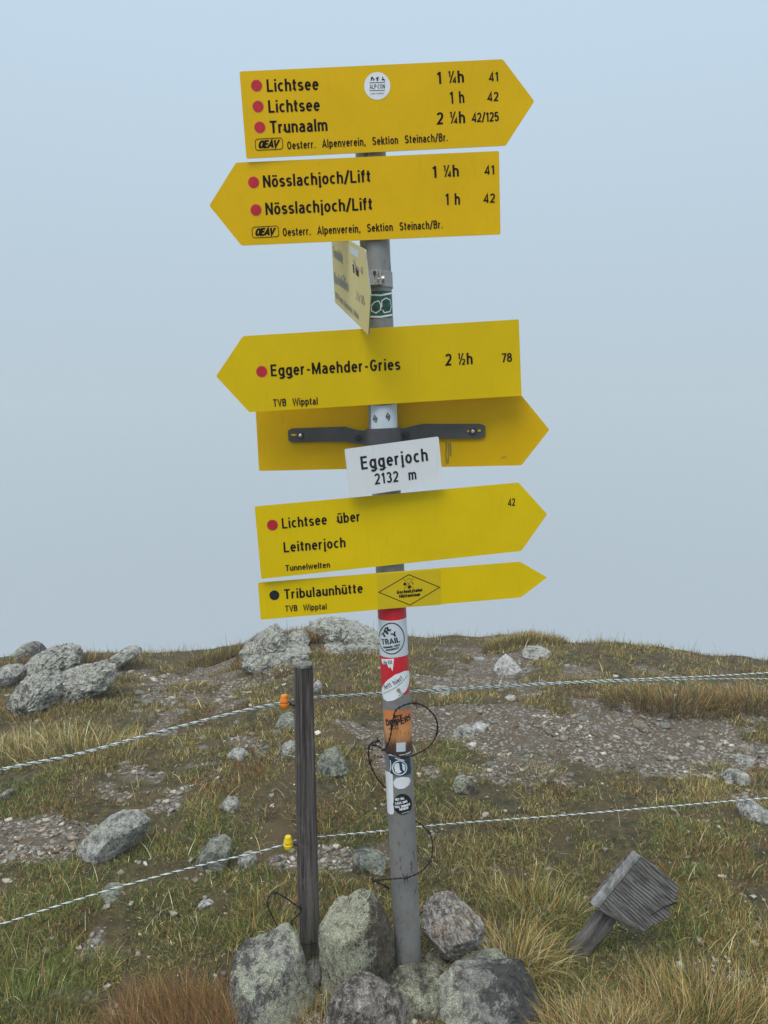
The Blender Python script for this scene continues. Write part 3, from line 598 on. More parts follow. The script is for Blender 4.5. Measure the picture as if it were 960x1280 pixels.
# bedrock outcrops on the skyline
grock('rock_outcrop', 'lower flat slab of the rocky knoll behind the fence post', [(300, 832), (318, 820), (345, 815), (372, 818), (392, 826), (380, 836), (340, 840), (312, 838)], .35, M_RK9, seed=111, sub=5, facets=12, rough=.20, cat='outcrop')
grock('rock_outcrop', 'small broken block between the knoll slab and the crest ledge', [(352, 804), (362, 794), (378, 792), (388, 800), (384, 812), (364, 814)], .2, M_RK9, seed=113, sub=4, cat='outcrop')
grock('rock_outcrop', 'lower grey step under the crest ledge behind the signpost', [(392, 812), (408, 803), (440, 804), (468, 810), (488, 816), (470, 820), (430, 818), (404, 818)], .3, M_RK9, seed=115, sub=5, cat='outcrop')
grock('rock_outcrop', 'upper lichened block of the big left outcrop', [(31, 842), (34, 826), (50, 817), (72, 813), (90, 816), (94, 830), (90, 842), (66, 848), (45, 848)], .30, M_RK9, seed=91, sub=5, facets=12, rough=.20, cat='outcrop')
grock('rock_outcrop', 'lowest pale bulge of the big left outcrop', [(9, 874), (16, 858), (30, 852), (50, 850), (68, 858), (74, 875), (66, 890), (40, 898), (14, 893)], .30, M_RK9, seed=93, sub=5, facets=12, rough=.20, cat='outcrop')
grock('rock_outcrop', 'long grey shoulder of the big left outcrop', [(55, 868), (62, 850), (85, 842), (115, 838), (134, 842), (139, 853), (128, 864), (100, 874), (72, 884)], .28, M_RK9, seed=95, sub=5, facets=12, rough=.20, cat='outcrop')
grock('rock_outcrop', 'slanting slab right of the heather on the left skyline', [(124, 838), (136, 824), (152, 814), (168, 813), (174, 820), (162, 828), (145, 836), (134, 842)], .22, M_RK9, seed=97, sub=4, facets=12, rough=.20, cat='outcrop')
grock('rock_outcrop', 'dark capped rock poking over the far left skyline', [(16, 818), (24, 808), (34, 806), (44, 812), (52, 820), (30, 826)], .20, M_RK5, seed=99, sub=4, cat='outcrop')
grock('rock_outcrop', 'low broken rock at the left frame edge', [(-25, 852), (-5, 838), (12, 836), (22, 845), (12, 860), (-20, 866)], .22, M_RK9, seed=101, sub=4, cat='outcrop')
grock('rock_outcrop', 'sloping pale slab on the left flank of the rocky knoll', [(294, 824), (304, 808), (322, 796), (340, 788), (352, 794), (360, 808), (366, 824), (345, 832), (318, 830)], .32, M_RK9, seed=103, sub=5, facets=12, rough=.20, cat='outcrop')
grock('rock_outcrop', 'long layered ledge on the crest behind the signpost', [(374, 796), (384, 782), (402, 777), (425, 780), (450, 787), (474, 797), (484, 806), (468, 809), (440, 803), (410, 801), (388, 804)], .30, M_RK9, seed=105, sub=5, facets=12, rough=.20, cat='outcrop')
grock('rock_outcrop', 'flat grey ledge right of the quartz pyramid', [(652, 822), (664, 815), (684, 814), (694, 820), (682, 828), (660, 828)], .22, M_RK9, seed=107, sub=4, cat='outcrop')

# ------------------------------------------------------------ stroke lettering
def arc(cx, cy, rx, ry, a0, a1, n=9):
    return [(cx + rx * math.cos(R(a0 + (a1 - a0) * i / (n - 1))), cy + ry * math.sin(R(a0 + (a1 - a0) * i / (n - 1)))) for i in range(n)]
XH = .72
def ring(x0, y0, x1, y1, n=17): return arc((x0 + x1) / 2, (y0 + y1) / 2, (x1 - x0) / 2, (y1 - y0) / 2, 90, 450, n)
t_ = .07
def bowl(x): return ring(.07, t_ , .43, XH - t_ + .0)
G = {}
def g(ch, w_, *st): G[ch] = (w_, [list(s) for s in st])
m_ = XH - t_
g('L', .46, [(.07, 1), (.07, t_), (.46, t_)]); g('T', .52, [(0, 1 - t_), (.52, 1 - t_)], [(.26, 1 - t_), (.26, 0)])
g('E', .48, [(.46, 1 - t_), (.07, 1 - t_), (.07, t_), (.46, t_)], [(.07, .53), (.43, .53)])
g('F', .46, [(.46, 1 - t_), (.07, 1 - t_), (.07, 0)], [(.07, .53), (.42, .53)])
g('H', .54, [(.07, 0), (.07, 1)], [(.47, 0), (.47, 1)], [(.07, .52), (.47, .52)])
g('I', .16, [(.08, 0), (.08, 1)]); g('N', .56, [(.07, 0), (.07, 1)], [(.07, .97), (.49, .03)], [(.49, 0), (.49, 1)])
g('M', .68, [(.07, 0), (.07, 1)], [(.07, .97), (.34, .12), (.61, .97)], [(.61, 0), (.61, 1)])
g('V', .56, [(.04, 1), (.28, .05), (.52, 1)]); g('W', .80, [(.03, 1), (.21, .05), (.40, .95), (.59, .05), (.77, 1)])
g('A', .56, [(.03, 0), (.28, .95), (.53, 0)], [(.12, .30), (.44, .30)]); g('Y', .54, [(.03, 1), (.27, .5), (.51, 1)], [(.27, .5), (.27, 0)])
g('K', .54, [(.07, 0), (.07, 1)], [(.50, 1), (.08, .42)], [(.22, .58), (.52, 0)])
g('B', .52, [(.07, 0), (.07, 1)], [(.07, 1 - t_), (.26, 1 - t_)] + arc(.26, .74, .17, .19, 90, -90) + [(.07, .55)], [(.07, .53), (.28, .53)] + arc(.28, .30, .17, .23, 90, -90) + [(.07, .07)])
g('P', .50, [(.07, 0), (.07, 1)], [(.07, 1 - t_), (.26, 1 - t_)] + arc(.26, .70, .18, .23, 90, -90) + [(.07, .47)])
g('R', .52, [(.07, 0), (.07, 1)], [(.07, 1 - t_), (.26, 1 - t_)] + arc(.26, .71, .18, .22, 90, -90) + [(.07, .49)], [(.28, .49), (.47, 0)])
g('D', .54, [(.07, 0), (.07, 1)], [(.07, .93), (.22, .93)] + arc(.22, .5, .25, .43, 90, -90) + [(.07, .07)])
g('O', .56, arc(.28, .5, .21, .43, 90, 450, 19)); g('U', .54, [(.07, 1), (.07, .3)] + arc(.27, .3, .20, .23, 180, 360) + [(.47, 1)])
g('C', .54, arc(.28, .5, .21, .43, 42, 318, 17)); g('G', .56, arc(.28, .5, .21, .43, 42, 335, 17) + [(.48, .46), (.28, .46)])
g('S', .52, arc(.26, .72, .18, .21, 25, 250, 12) + arc(.26, .28, .19, .21, 80, -160, 12))
g('l', .16, [(.08, 0), (.08, 1)]); g('i', .16, [(.08, 0), (.08, XH)], [(.08, .86), (.08, 1)])
g('j', .18, [(.10, XH), (.10, -.13)] + arc(0, -.13, .10, .10, 0, -75, 5), [(.10, .86), (.10, 1)])
g('c', .44, arc(.24, .36, .17, .29, 48, 312, 15)); g('o', .48, arc(.24, .36, .17, .29, 90, 450, 17)); g('e', .47, [(.08, .38), (.40, .38)] + arc(.24, .36, .165, .29, 5, 318, 16))
g('h', .46, [(.07, 0), (.07, 1)], [(.07, .36)] + arc(.23, .45, .16, .20, 170, 0, 9) + [(.39, 0)])
g('n', .46, [(.07, 0), (.07, XH)], [(.07, .36)] + arc(.23, .45, .16, .20, 170, 0, 9) + [(.39, 0)])
g('m', .72, [(.07, 0), (.07, XH)], [(.07, .38)] + arc(.215, .47, .145, .18, 170, 0, 8) + [(.36, 0)], [(.36, .38)] + arc(.505, .47, .145, .18, 170, 0, 8) + [(.65, 0)])
g('u', .46, [(.39, XH), (.39, 0)], [(.07, XH), (.07, .27)] + arc(.23, .27, .16, .20, 180, 350, 9))
g('r', .32, [(.07, 0), (.07, XH)], [(.07, .38)] + arc(.24, .42, .17, .23, 165, 75, 7))
g('t', .30, [(.13, .92), (.13, .20)] + arc(.25, .20, .12, .13, 180, 275, 6), [(0, XH - .06), (.29, XH - .06)])
g('f', .30, [(.12, 0), (.12, .80)] + arc(.24, .80, .12, .13, 180, 80, 6), [(0, XH - .06), (.28, XH - .06)])
g('s', .42, arc(.21, .505, .14, .145, 25, 260, 10) + arc(.21, .21, .145, .14, 75, -155, 10))
g('a', .46, arc(.22, .46, .15, .19, 150, 0, 8) + [(.37, 0)], [(.37, .42), (.22, .40)] + arc(.20, .22, .13, .16, 95, 270, 9) + [(.30, .09), (.37, .18)])
g('b', .48, [(.07, 0), (.07, 1)], ring(.07, .07, .41, XH - .07)); g('d', .48, [(.41, 0), (.41, 1)], ring(.07, .07, .41, XH - .07))
g('p', .48, [(.07, -.25), (.07, XH)], ring(.07, .07, .41, XH - .07)); g('q', .48, [(.41, -.25), (.41, XH)], ring(.07, .07, .41, XH - .07))
g('g', .48, ring(.07, .07, .41, XH - .07), [(.41, XH), (.41, -.04)] + arc(.24, -.04, .17, .16, 0, -150, 9))
g('v', .44, [(.03, XH), (.22, .04), (.41, XH)]); g('w', .66, [(.03, XH), (.18, .04), (.33, XH - .05), (.48, .04), (.63, XH)])
g('k', .44, [(.07, 0), (.07, 1)], [(.40, XH), (.08, .28)], [(.19, .40), (.42, 0)]); g('z', .42, [(.03, m_), (.38, m_), (.04, t_), (.40, t_)])
g('y', .44, [(.03, XH), (.22, .08)], [(.41, XH), (.18, -.16), (.05, -.20)])
g('ö', .48, G['o'][1][0], [(.14, .84), (.14, .98)], [(.33, .84), (.33, .98)]); g('ü', .46, *G['u'][1], [(.13, .84), (.13, .98)], [(.32, .84), (.32, .98)])
g('1', .36, [(.24, 0), (.24, 1)], [(.24, .93), (.06, .78)]); g('2', .50, arc(.25, .72, .18, .21, 165, -15, 10) + [(.40, .55), (.08, .07), (.46, .07)])
g('3', .50, arc(.24, .735, .17, .195, 155, -80, 10), arc(.24, .30, .19, .23, 80, -155, 11)); g('4', .52, [(.38, 0), (.38, .95), (.05, .25), (.50, .25)])
g('5', .50, [(.43, .93), (.12, .93), (.09, .52)] + arc(.25, .33, .18, .26, 130, -150, 12)); g('7', .48, [(.04, .93), (.44, .93), (.18, 0)])
g('8', .50, ring(.09, .55, .41, .93, 13), ring(.065, .07, .435, .54, 15)); g('6', .5, ring(.07, .07, .43, .56, 15), [(.40, .90), (.20, .72), (.08, .38)]); g('0', .5, arc(.25, .5, .18, .43, 90, 450, 17)); g('9', .5, ring(.07, .45, .43, .93, 15), [(.42, .6), (.32, .28), (.12, .06)])
g('.', .18, [(.09, 0), (.09, .15)]); g(',', .18, [(.10, .15), (.10, 0), (.05, -.12)]); g('/', .36, [(.02, -.08), (.34, 1.05)]); g('-', .34, [(.05, .40), (.29, .40)]); g('!', .16, [(.08, .28), (.08, 1)], [(.08, 0), (.08, .15)]); g('·', .18, [(.09, .42), (.09, .56)]); g(' ', .30)
def frac(d):
    s = [[(x * .5, .5 + y * .5) for x, y in st] for st in G['1'][1]] + [[(.10, .02), (.42, 1.0)]] + [[(.32 + x * .5, y * .5) for x, y in st] for st in G[d][1]]
    return s
g('¼', .60, *frac('4')); g('½', .60, *frac('2'))
def text_strokes(s, gap=.13):
    x = 0; outl = []
    for ch in s:
        w_, st = G[ch]; k = .62 if ch in '¼½' else 1
        for q in st: outl.append(([(x + a, b) for a, b in q], k))
        x += w_ + gap
    return outl, x - gap
def ribbon(pts, hw):
    """polyline -> (verts, faces) flat ribbon with mitred joints"""
    P = [Vector(p) for p in pts]; n = len(P); V = []; closed = (P[0] - P[-1]).length < 1e-6
    for i in range(n):
        a = (P[i] - P[i - 1]).normalized() if i > 0 else None; b = (P[i + 1] - P[i]).normalized() if i < n - 1 else None
        if closed and i == 0: a = (P[0] - P[-2]).normalized()
        if closed and i == n - 1: b = (P[1] - P[0]).normalized()
        a = a or b; b = b or a; tt = (a + b)
        if tt.length < 1e-4: tt = a
        tt.normalize(); nn = Vector((-tt.y, tt.x)); c = max(nn.dot(Vector((-a.y, a.x))), .38); V += [P[i] + nn * hw / c, P[i] - nn * hw / c]
    return V, [[2 * i, 2 * i + 1, 2 * i + 3, 2 * i + 2] for i in range(n - 1)]
def text2d(s, wt=.135, gap=.13):
    wt *= 1.2; gap *= .82
    """returns list of (2d verts, faces, stroke no.) in units of cap height, and width"""
    st, wd = text_strokes(s, gap); return [ribbon(p, wt * .5 * k) for p, k in st if len(p) > 1], wd

# ------------------------------------------------------------ signpost
PB = at(511, 1215, 2.07); PT = at(459, 100, 2.07)
PAX = (PT - PB).normalized()
def pole_x(z): return PB.x + (PT.x - PB.x) * (z - PB.z) / (PT.z - PB.z)
post = empty('signpost', (PB.x, PB.y, 0), 'tall galvanised steel signpost carrying yellow hiking arrows and stickers, standing in a stone pile', 'signpost')
O = Vector(post.location)
def plocal(vs): return [Vector(v) - O for v in vs]

def tube(pts, r, n=8, closed=False, caps=True):
    """pts: world points, r: radius or list"""
    P = [Vector(p) for p in pts]; m = len(P); rs = r if hasattr(r, '__len__') else [r] * m; V = []; F = []
    up = Vector((0, 0, 1)); prev = None
    for i in range(m):
        t = (P[min(i + 1, m - 1)] - P[max(i - 1, 0)]).normalized()
        if prev is None:
            x = t.orthogonal().normalized() if abs(t.dot(up)) > .95 else t.cross(up).normalized()
        else:
            x = prev - t * prev.dot(t); x = x.normalized() if x.length > 1e-6 else t.orthogonal().normalized()
        prev = x; y = t.cross(x)
        for k in range(n): a = 2 * math.pi * k / n; V.append(P[i] + (x * math.cos(a) + y * math.sin(a)) * rs[i])
    for i in range(m - 1):
        for k in range(n): F.append([i * n + k, i * n + (k + 1) % n, (i + 1) * n + (k + 1) % n, (i + 1) * n + k])
    if caps: F.append(list(range(n))[::-1]); F.append([(m - 1) * n + k for k in range(n)])
    return V, F
def merge(parts):
    V = []; F = []
    for v, f in parts: b = len(V); V += list(v); F += [[i + b for i in q] for q in f]
    return V, F
def pobj(name, parts, mat, parent=post, smooth=False, label=None):
    V, F = merge(parts); pr = parent; org = O
    me = mesh(name, [Vector(v) - O for v in V], F, smooth)
    if smooth:
        try: me.set_sharp_from_angle(angle=R(40))
        except Exception: pass
    o = link(name, me, mat, pr)
    if label: o['label'] = label
    return o
PR = .039
PBASE = PB - PAX * .15; PTOP = PB + PAX * 2.43
pv, pf = tube([PBASE + (PTOP - PBASE) * (i / 40) for i in range(41)], PR, 40)
pobj('pole', [(pv, pf)], M_POLE, smooth=True)
pobj('pole_cap', [tube([PTOP, PTOP + PAX * .006, PTOP + PAX * .012], [PR * 1.05, PR * 1.05, PR * .8], 32)], M_BOLTD)

# frame of the pole: e1 right, e2 toward viewer
E1 = Vector((1, 0, 0)); E1 = (E1 - PAX * E1.dot(PAX)).normalized(); E2 = PAX.cross(E1).normalized()
if E2.y > 0: E2 = -E2
def on_pole(px, py, r=PR):
    """photo pixel -> (u arc length to the right, v height along the axis) on the pole's front"""
    d = Vector(ray(px, py)); o = Vector(CAM) - PB
    od = Vector((o.dot(E1), o.dot(E2), o.dot(PAX))); dd = Vector((d.dot(E1), d.dot(E2), d.dot(PAX)))
    a = dd.x ** 2 + dd.y ** 2; b = 2 * (od.x * dd.x + od.y * dd.y); c = od.x ** 2 + od.y ** 2 - r * r; q = b * b - 4 * a * c
    t = (-b - math.sqrt(max(q, 0))) / (2 * a)
    h = od + dd * t; return math.atan2(h.x, h.y) * r, h.z
def wrap(u, v, eps): 
    a = u / PR; return PB + PAX * v + (E1 * math.sin(a) + E2 * math.cos(a)) * (PR + eps)
def patch(outline, eps, th=.0004, n=18):
    """closed outline in (u,v) -> thin curved sheet, sliced in columns so that it follows the pole"""
    P = outline; us = [p[0] for p in P]; u0, u1 = min(us), max(us); cols = []
    for i in range(n + 1):
        u = u0 + (u1 - u0) * (i / n); u = min(max(u, u0 + 1e-6), u1 - 1e-6); vs = []
        for j in range(len(P)):
            a, b = P[j], P[(j + 1) % len(P)]
            if (a[0] - u) * (b[0] - u) <= 0 and abs(a[0] - b[0]) > 1e-9: vs.append(a[1] + (b[1] - a[1]) * (u - a[0]) / (b[0] - a[0]))
        cols.append((u, min(vs), max(vs)) if vs else (u, P[0][1], P[0][1]))
    V = []; F = []
    for u, lo, hi in cols: V += [wrap(u, lo, eps), wrap(u, hi, eps)]
    for i in range(n): F.append([2 * i, 2 * i + 2, 2 * i + 3, 2 * i + 1])
    return V, F
def pxo(pts): return [on_pole(x, y) for x, y in pts]
def ell(cx, cy, rx, ry, n=28, rot=0): 
    c, s = math.cos(R(rot)), math.sin(R(rot)); return [(cx + rx * math.cos(a) * c - ry * math.sin(a) * s, cy + rx * math.cos(a) * s + ry * math.sin(a) * c) for a in [2 * math.pi * k / n for k in range(n)]]
def pole_line(pts_px, hw, eps, close=False):
    P = pxo(pts_px); P = P + [P[0]] if close else P
    Q = [P[0]]
    for a_, b_ in zip(P[:-1], P[1:]):
        k_ = max(1, int(math.hypot(b_[0] - a_[0], b_[1] - a_[1]) / .003)); Q += [(a_[0] + (b_[0] - a_[0]) * i_ / k_, a_[1] + (b_[1] - a_[1]) * i_ / k_) for i_ in range(1, k_ + 1)]
    V, F = ribbon(Q, hw); return [wrap(v[0], v[1], eps) for v in V], F
def pole_text(s, a, b, cap, eps, wt=.15, gap=.12):
    """a, b: baseline ends in photo pixels, cap: cap height in pixels"""
    ua = Vector(on_pole(*a)); ub = Vector(on_pole(*b)); d = ub - ua; ex = d.normalized(); ey = Vector((-ex.y, ex.x))
    parts, wd = text2d(s, wt, gap); sx = d.length / wd; sy = cap / 435.0 * (2.07 / 2.07)
    out = []
    for i, (V, F) in enumerate(parts):
        out.append(([wrap(*(ua + ex * v.x * sx + ey * v.y * sy), eps + i * 2e-5) for v in V], F))
    return out
def sticker(outline_px, mat, eps, label, lv=None):
    return pobj('sticker', [patch(pxo(outline_px), eps, n=22)], mat, label=label, smooth=True)
def vband(y0, y1, mat, name, label, eps=.0005):
    v0 = on_pole(490, y0)[1]; v1 = on_pole(490, y1)[1]
    return pobj(name, [tube([PB + PAX * v1, PB + PAX * v0], PR + eps, 40, caps=False)], mat, smooth=True, label=label)
vband(758, 776, M_PRED, 'paint_band', 'upper red waymark band on the pole')
vband(776, 822, M_STK, 'paint_band', 'white waymark band on the pole')
b_ = vband(822, 862, M_PRED, 'paint_band', 'lower red waymark band on the pole')
# lower red goes further down on the right, under the oval sticker
pobj('paint_band', [patch(pxo([(474.5, 858), (511, 858), (511.5, 862), (508, 868), (500, 868), (476, 866)]), .0006)], M_PRED)
# round running-crew sticker
s1 = sticker([(474, 774), (508, 772), (510, 817), (492, 821), (476, 818)], M_STK2, .0010, 'white running crew sticker with round black emblem')
def disc_ring(cx, cy, rx, ry, w_px, eps, a0=0, a1=360, n=40, rot=0):
    pts = [(cx + rx * math.cos(R(a0 + (a1 - a0) * k / n)), cy + ry * math.sin(R(a0 + (a1 - a0) * k / n))) for k in range(n + 1)]
    return pole_line(pts, w_px / 435 / 2, eps)
pobj('emblem_ring', [disc_ring(489.5, 798, 15.4, 19.3, 1.3, .0014)], M_BLACK, s1)
pobj('lettering', pole_text('TRAIL', (478.3, 805.5), (500, 802.0), 6.5, .0016, .15, .12) + pole_text('T', (479.6, 797.6), (484, 794.2), 5.4, .0016, .17) + pole_text('R', (484.8, 793), (489.2, 787), 6.6, .0016, .16) + pole_text('Y', (491.4, 797), (496.8, 793.4), 5.4, .0016, .16), M_BLACK, s1)
pobj('lettering', pole_text('RUNNING CREW', (480, 810.2), (500, 806.5), 2.1, .0016, .2) + pole_text('INNSBRUCK', (483, 813.5), (498.5, 810.2), 1.9, .0016, .2), M_BLACK, s1)
s2 = sticker([(508.2, 772), (510.6, 771), (511.8, 812), (509.6, 816)], M_NAVY, .0013, 'narrow dark blue sticker edge on the right of the pole')
# torn white sticker
s3 = sticker([(477, 823), (492.5, 823), (492, 828), (490.8, 839.5), (488.5, 834), (486, 835), (484, 830), (481, 831), (478, 829)], M_STK, .0010, 'torn white sticker scrap on the red band')
pobj('lettering', pole_text('drill', (480, 830.5), (490.6, 829.5), 4.6, .0014, .11), M_BLACK, s3)
# leaf shaped "Nett hier!" sticker
s4 = sticker([(477.5, 862), (479, 857), (484, 850.5), (494, 843), (505, 838.5), (510.5, 838), (511.6, 843), (511, 852), (508, 862), (501, 870), (492, 875.5), (484, 876.5), (479.5, 873)], M_STK, .0012, 'white leaf shaped sticker reading Nett hier')
pobj('lettering', pole_text('Nett hier!', (481.5, 862.2), (503.5, 849.0), 6.2, .0016, .10, .12) + [pole_line([(480, 866.8), (494, 859.5), (508.5, 843.6)], .0006, .0016)], M_BLACK, s4)
pobj('emblem', [patch(pxo(ell(498, 862.8, 2.6, 2.6)), .0016), patch(pxo([(498, 865), (502, 864), (501, 866.5), (499, 867)]), .0016)] + pole_text('natur', (498, 870.2), (504.5, 866), 1.6, .0016, .2), M_INKG, s4)
# orange festival sticker
s5 = pobj('sticker', [patch(pxo([(479.5, 885.5), (497, 887.5), (514, 884), (515.5, 940), (500, 943), (482.5, 941)]), .0012, n=22)], M_ORG, smooth=True, label='orange sticker fading to dark brown with hand lettering DIPPERS')
pobj('lettering', pole_text('DIPPERS', (483.5, 906.5), (512.5, 898.5), 7.5, .0016, .17, .10) + pole_text('my', (492, 897.5), (502.5, 895.5), 4.5, .0016, .16) + [pole_line([(493.5, 893), (494, 905), (495.5, 911)], .0010, .0018), pole_line([(487, 911), (494, 910.5)], .0010, .0018), pole_line([(497, 901), (497.5, 912)], .0009, .0018)], M_BLACK, s5)
pobj('drip_marks', [pole_line([(x, 912 + (x * 7) % 4), (x + .4, 918 + (x * 5) % 5)], .0011, .0016) for x in (496, 500, 505, 510)], flat('sticker_dark_orange', (.38, .13, .04), .5), s5)
s5b = sticker([(495, 928), (506.5, 927.2), (507, 938.5), (495.5, 939.5)], M_STK2, .0018, 'small blank white square on the orange sticker')
s5c = sticker([(486, 942), (513, 938.5), (513, 940), (497, 944), (486, 943.6)], M_STK, .0020, 'thin white torn strip above the blue sticker')
# navy sticker with round emblem
s6 = sticker([(486, 944), (500, 947), (512.5, 944), (513.5, 966), (500, 970), (487.5, 966)], M_NAVY, .0012, 'dark blue sticker with round white hill emblem')
pobj('emblem', [patch(pxo(ell(499.5, 959.5, 9.3, 9.5)), .0016)], M_STK, s6); pobj('emblem', [patch(pxo(ell(499.5, 959.5, 7.9, 8.1)), .0019)], M_NAVY, s6)
pobj('emblem', [patch(pxo([(492.8, 958), (494, 954.5), (498, 952.8), (499.5, 956), (499, 961), (502, 964.5), (498, 966.6), (494.5, 964.5)]), .0022), patch(pxo([(502, 953), (505.5, 955.5), (506.5, 959.5), (505, 964), (503, 961)]), .0022)], M_STK, s6)
pobj('emblem', [pole_line([(488, 950), (489, 957), (488.5, 963)], .0014, .0016), pole_line([(494, 947.5), (500, 949), (506, 950.5)], .0016, .0016)], M_STK, s6)
sticker([(481.8, 962), (491, 965), (493, 1015), (491, 1018), (486, 1017), (483.5, 1012)], M_STK, .0010, 'long white strip sticker on the left of the pole')
sticker([(491.5, 978), (495, 972.5), (503, 970.8), (511, 971.5), (513, 975.5), (511, 981), (505, 985.5), (498, 986), (493, 983)], M_STK, .0010, 'blank white oval sticker')
s7 = sticker(ell(503.2, 1005, 11.6, 13, rot=0), M_BLACK, .0012, 'round black sticker with four lines of white capitals')
pobj('lettering', pole_text('HEY DU,', (494.6, 1000.6), (505.5, 998.4), 2.9, .0016, .22) + pole_text('LASS UNS', (494.6, 1005.2), (509, 1002.2), 2.9, .0016, .22) + pole_text('WAS TRINKEN', (493.8, 1009.6), (512, 1005.8), 2.9, .0016, .22) + pole_text('GEHEN!', (499.5, 1012.8), (510, 1010.4), 2.9, .0016, .22) + [pole_line([(502, 1016.4), (511, 1013.6)], .0006, .0016)], M_STK, s7)
# green shield sticker high on the pole
s8 = sticker([(462.6, 364.5), (488.8, 364.5), (490.2, 397), (462.6, 398)], M_GRN, .0010, 'green and white sticker with tree and hill emblems below the clamp')
pobj('emblem', [pole_line([(463, 368.8), (476, 369.2), (489, 366.5)], .0022, .0014), pole_line([(463, 396), (476, 396.2), (490, 393.5)], .0022, .0014)], M_STK, s8)
def pxring(pts, w=.0012): return pole_line(pts, w, .0014, True)
pobj('emblem', [pxring([(464, 383), (468, 378), (473, 376), (475.5, 380), (476, 387), (470, 391.5), (465, 389)]), pxring([(477, 376), (482, 372.6), (487, 375), (488.5, 383), (487, 389.5), (480, 391), (477, 385)])], M_STK, s8)
pobj('emblem', [patch(pxo(ell(482, 378, 3.6, 2.6)), .0016), patch(pxo([(481.3, 380), (482.7, 380), (483, 386), (481, 386)]), .0016), patch(pxo(ell(478.5, 385.4, 2.1, 2.0)), .0016), patch(pxo(ell(485.2, 385, 2.1, 2.0)), .0016), patch(pxo([(466, 388), (470, 381), (474, 388.6)]), .0016)], flat('emblem_dark', (.02, .05, .035), .5), s8)
# white sleeve with two small lozenges
s9 = sticker([(463.4, 506.5), (479, 507), (495.5, 504.5), (496.2, 534), (480, 537.5), (464.4, 536)], M_STK2, .0012, 'silver white sleeve sticker with two small lozenges')
for cx, cy in ((469.4, 523.6), (485, 521)):
    pobj('lozenge', [pole_line([(cx - .8, cy - 4.5), (cx + 2.4, cy - .4), (cx + .9, cy + 4.5), (cx - 2.6, cy + .4)], .0011, .0016, True), pole_line([(cx - 1.6, cy - 2), (cx + 1.6, cy + 2.2)], .0011, .0016), pole_line([(cx + 1.6, cy - 1.8), (cx - 1.6, cy + 1.8)], .0011, .0017)], M_BLACK, s9)

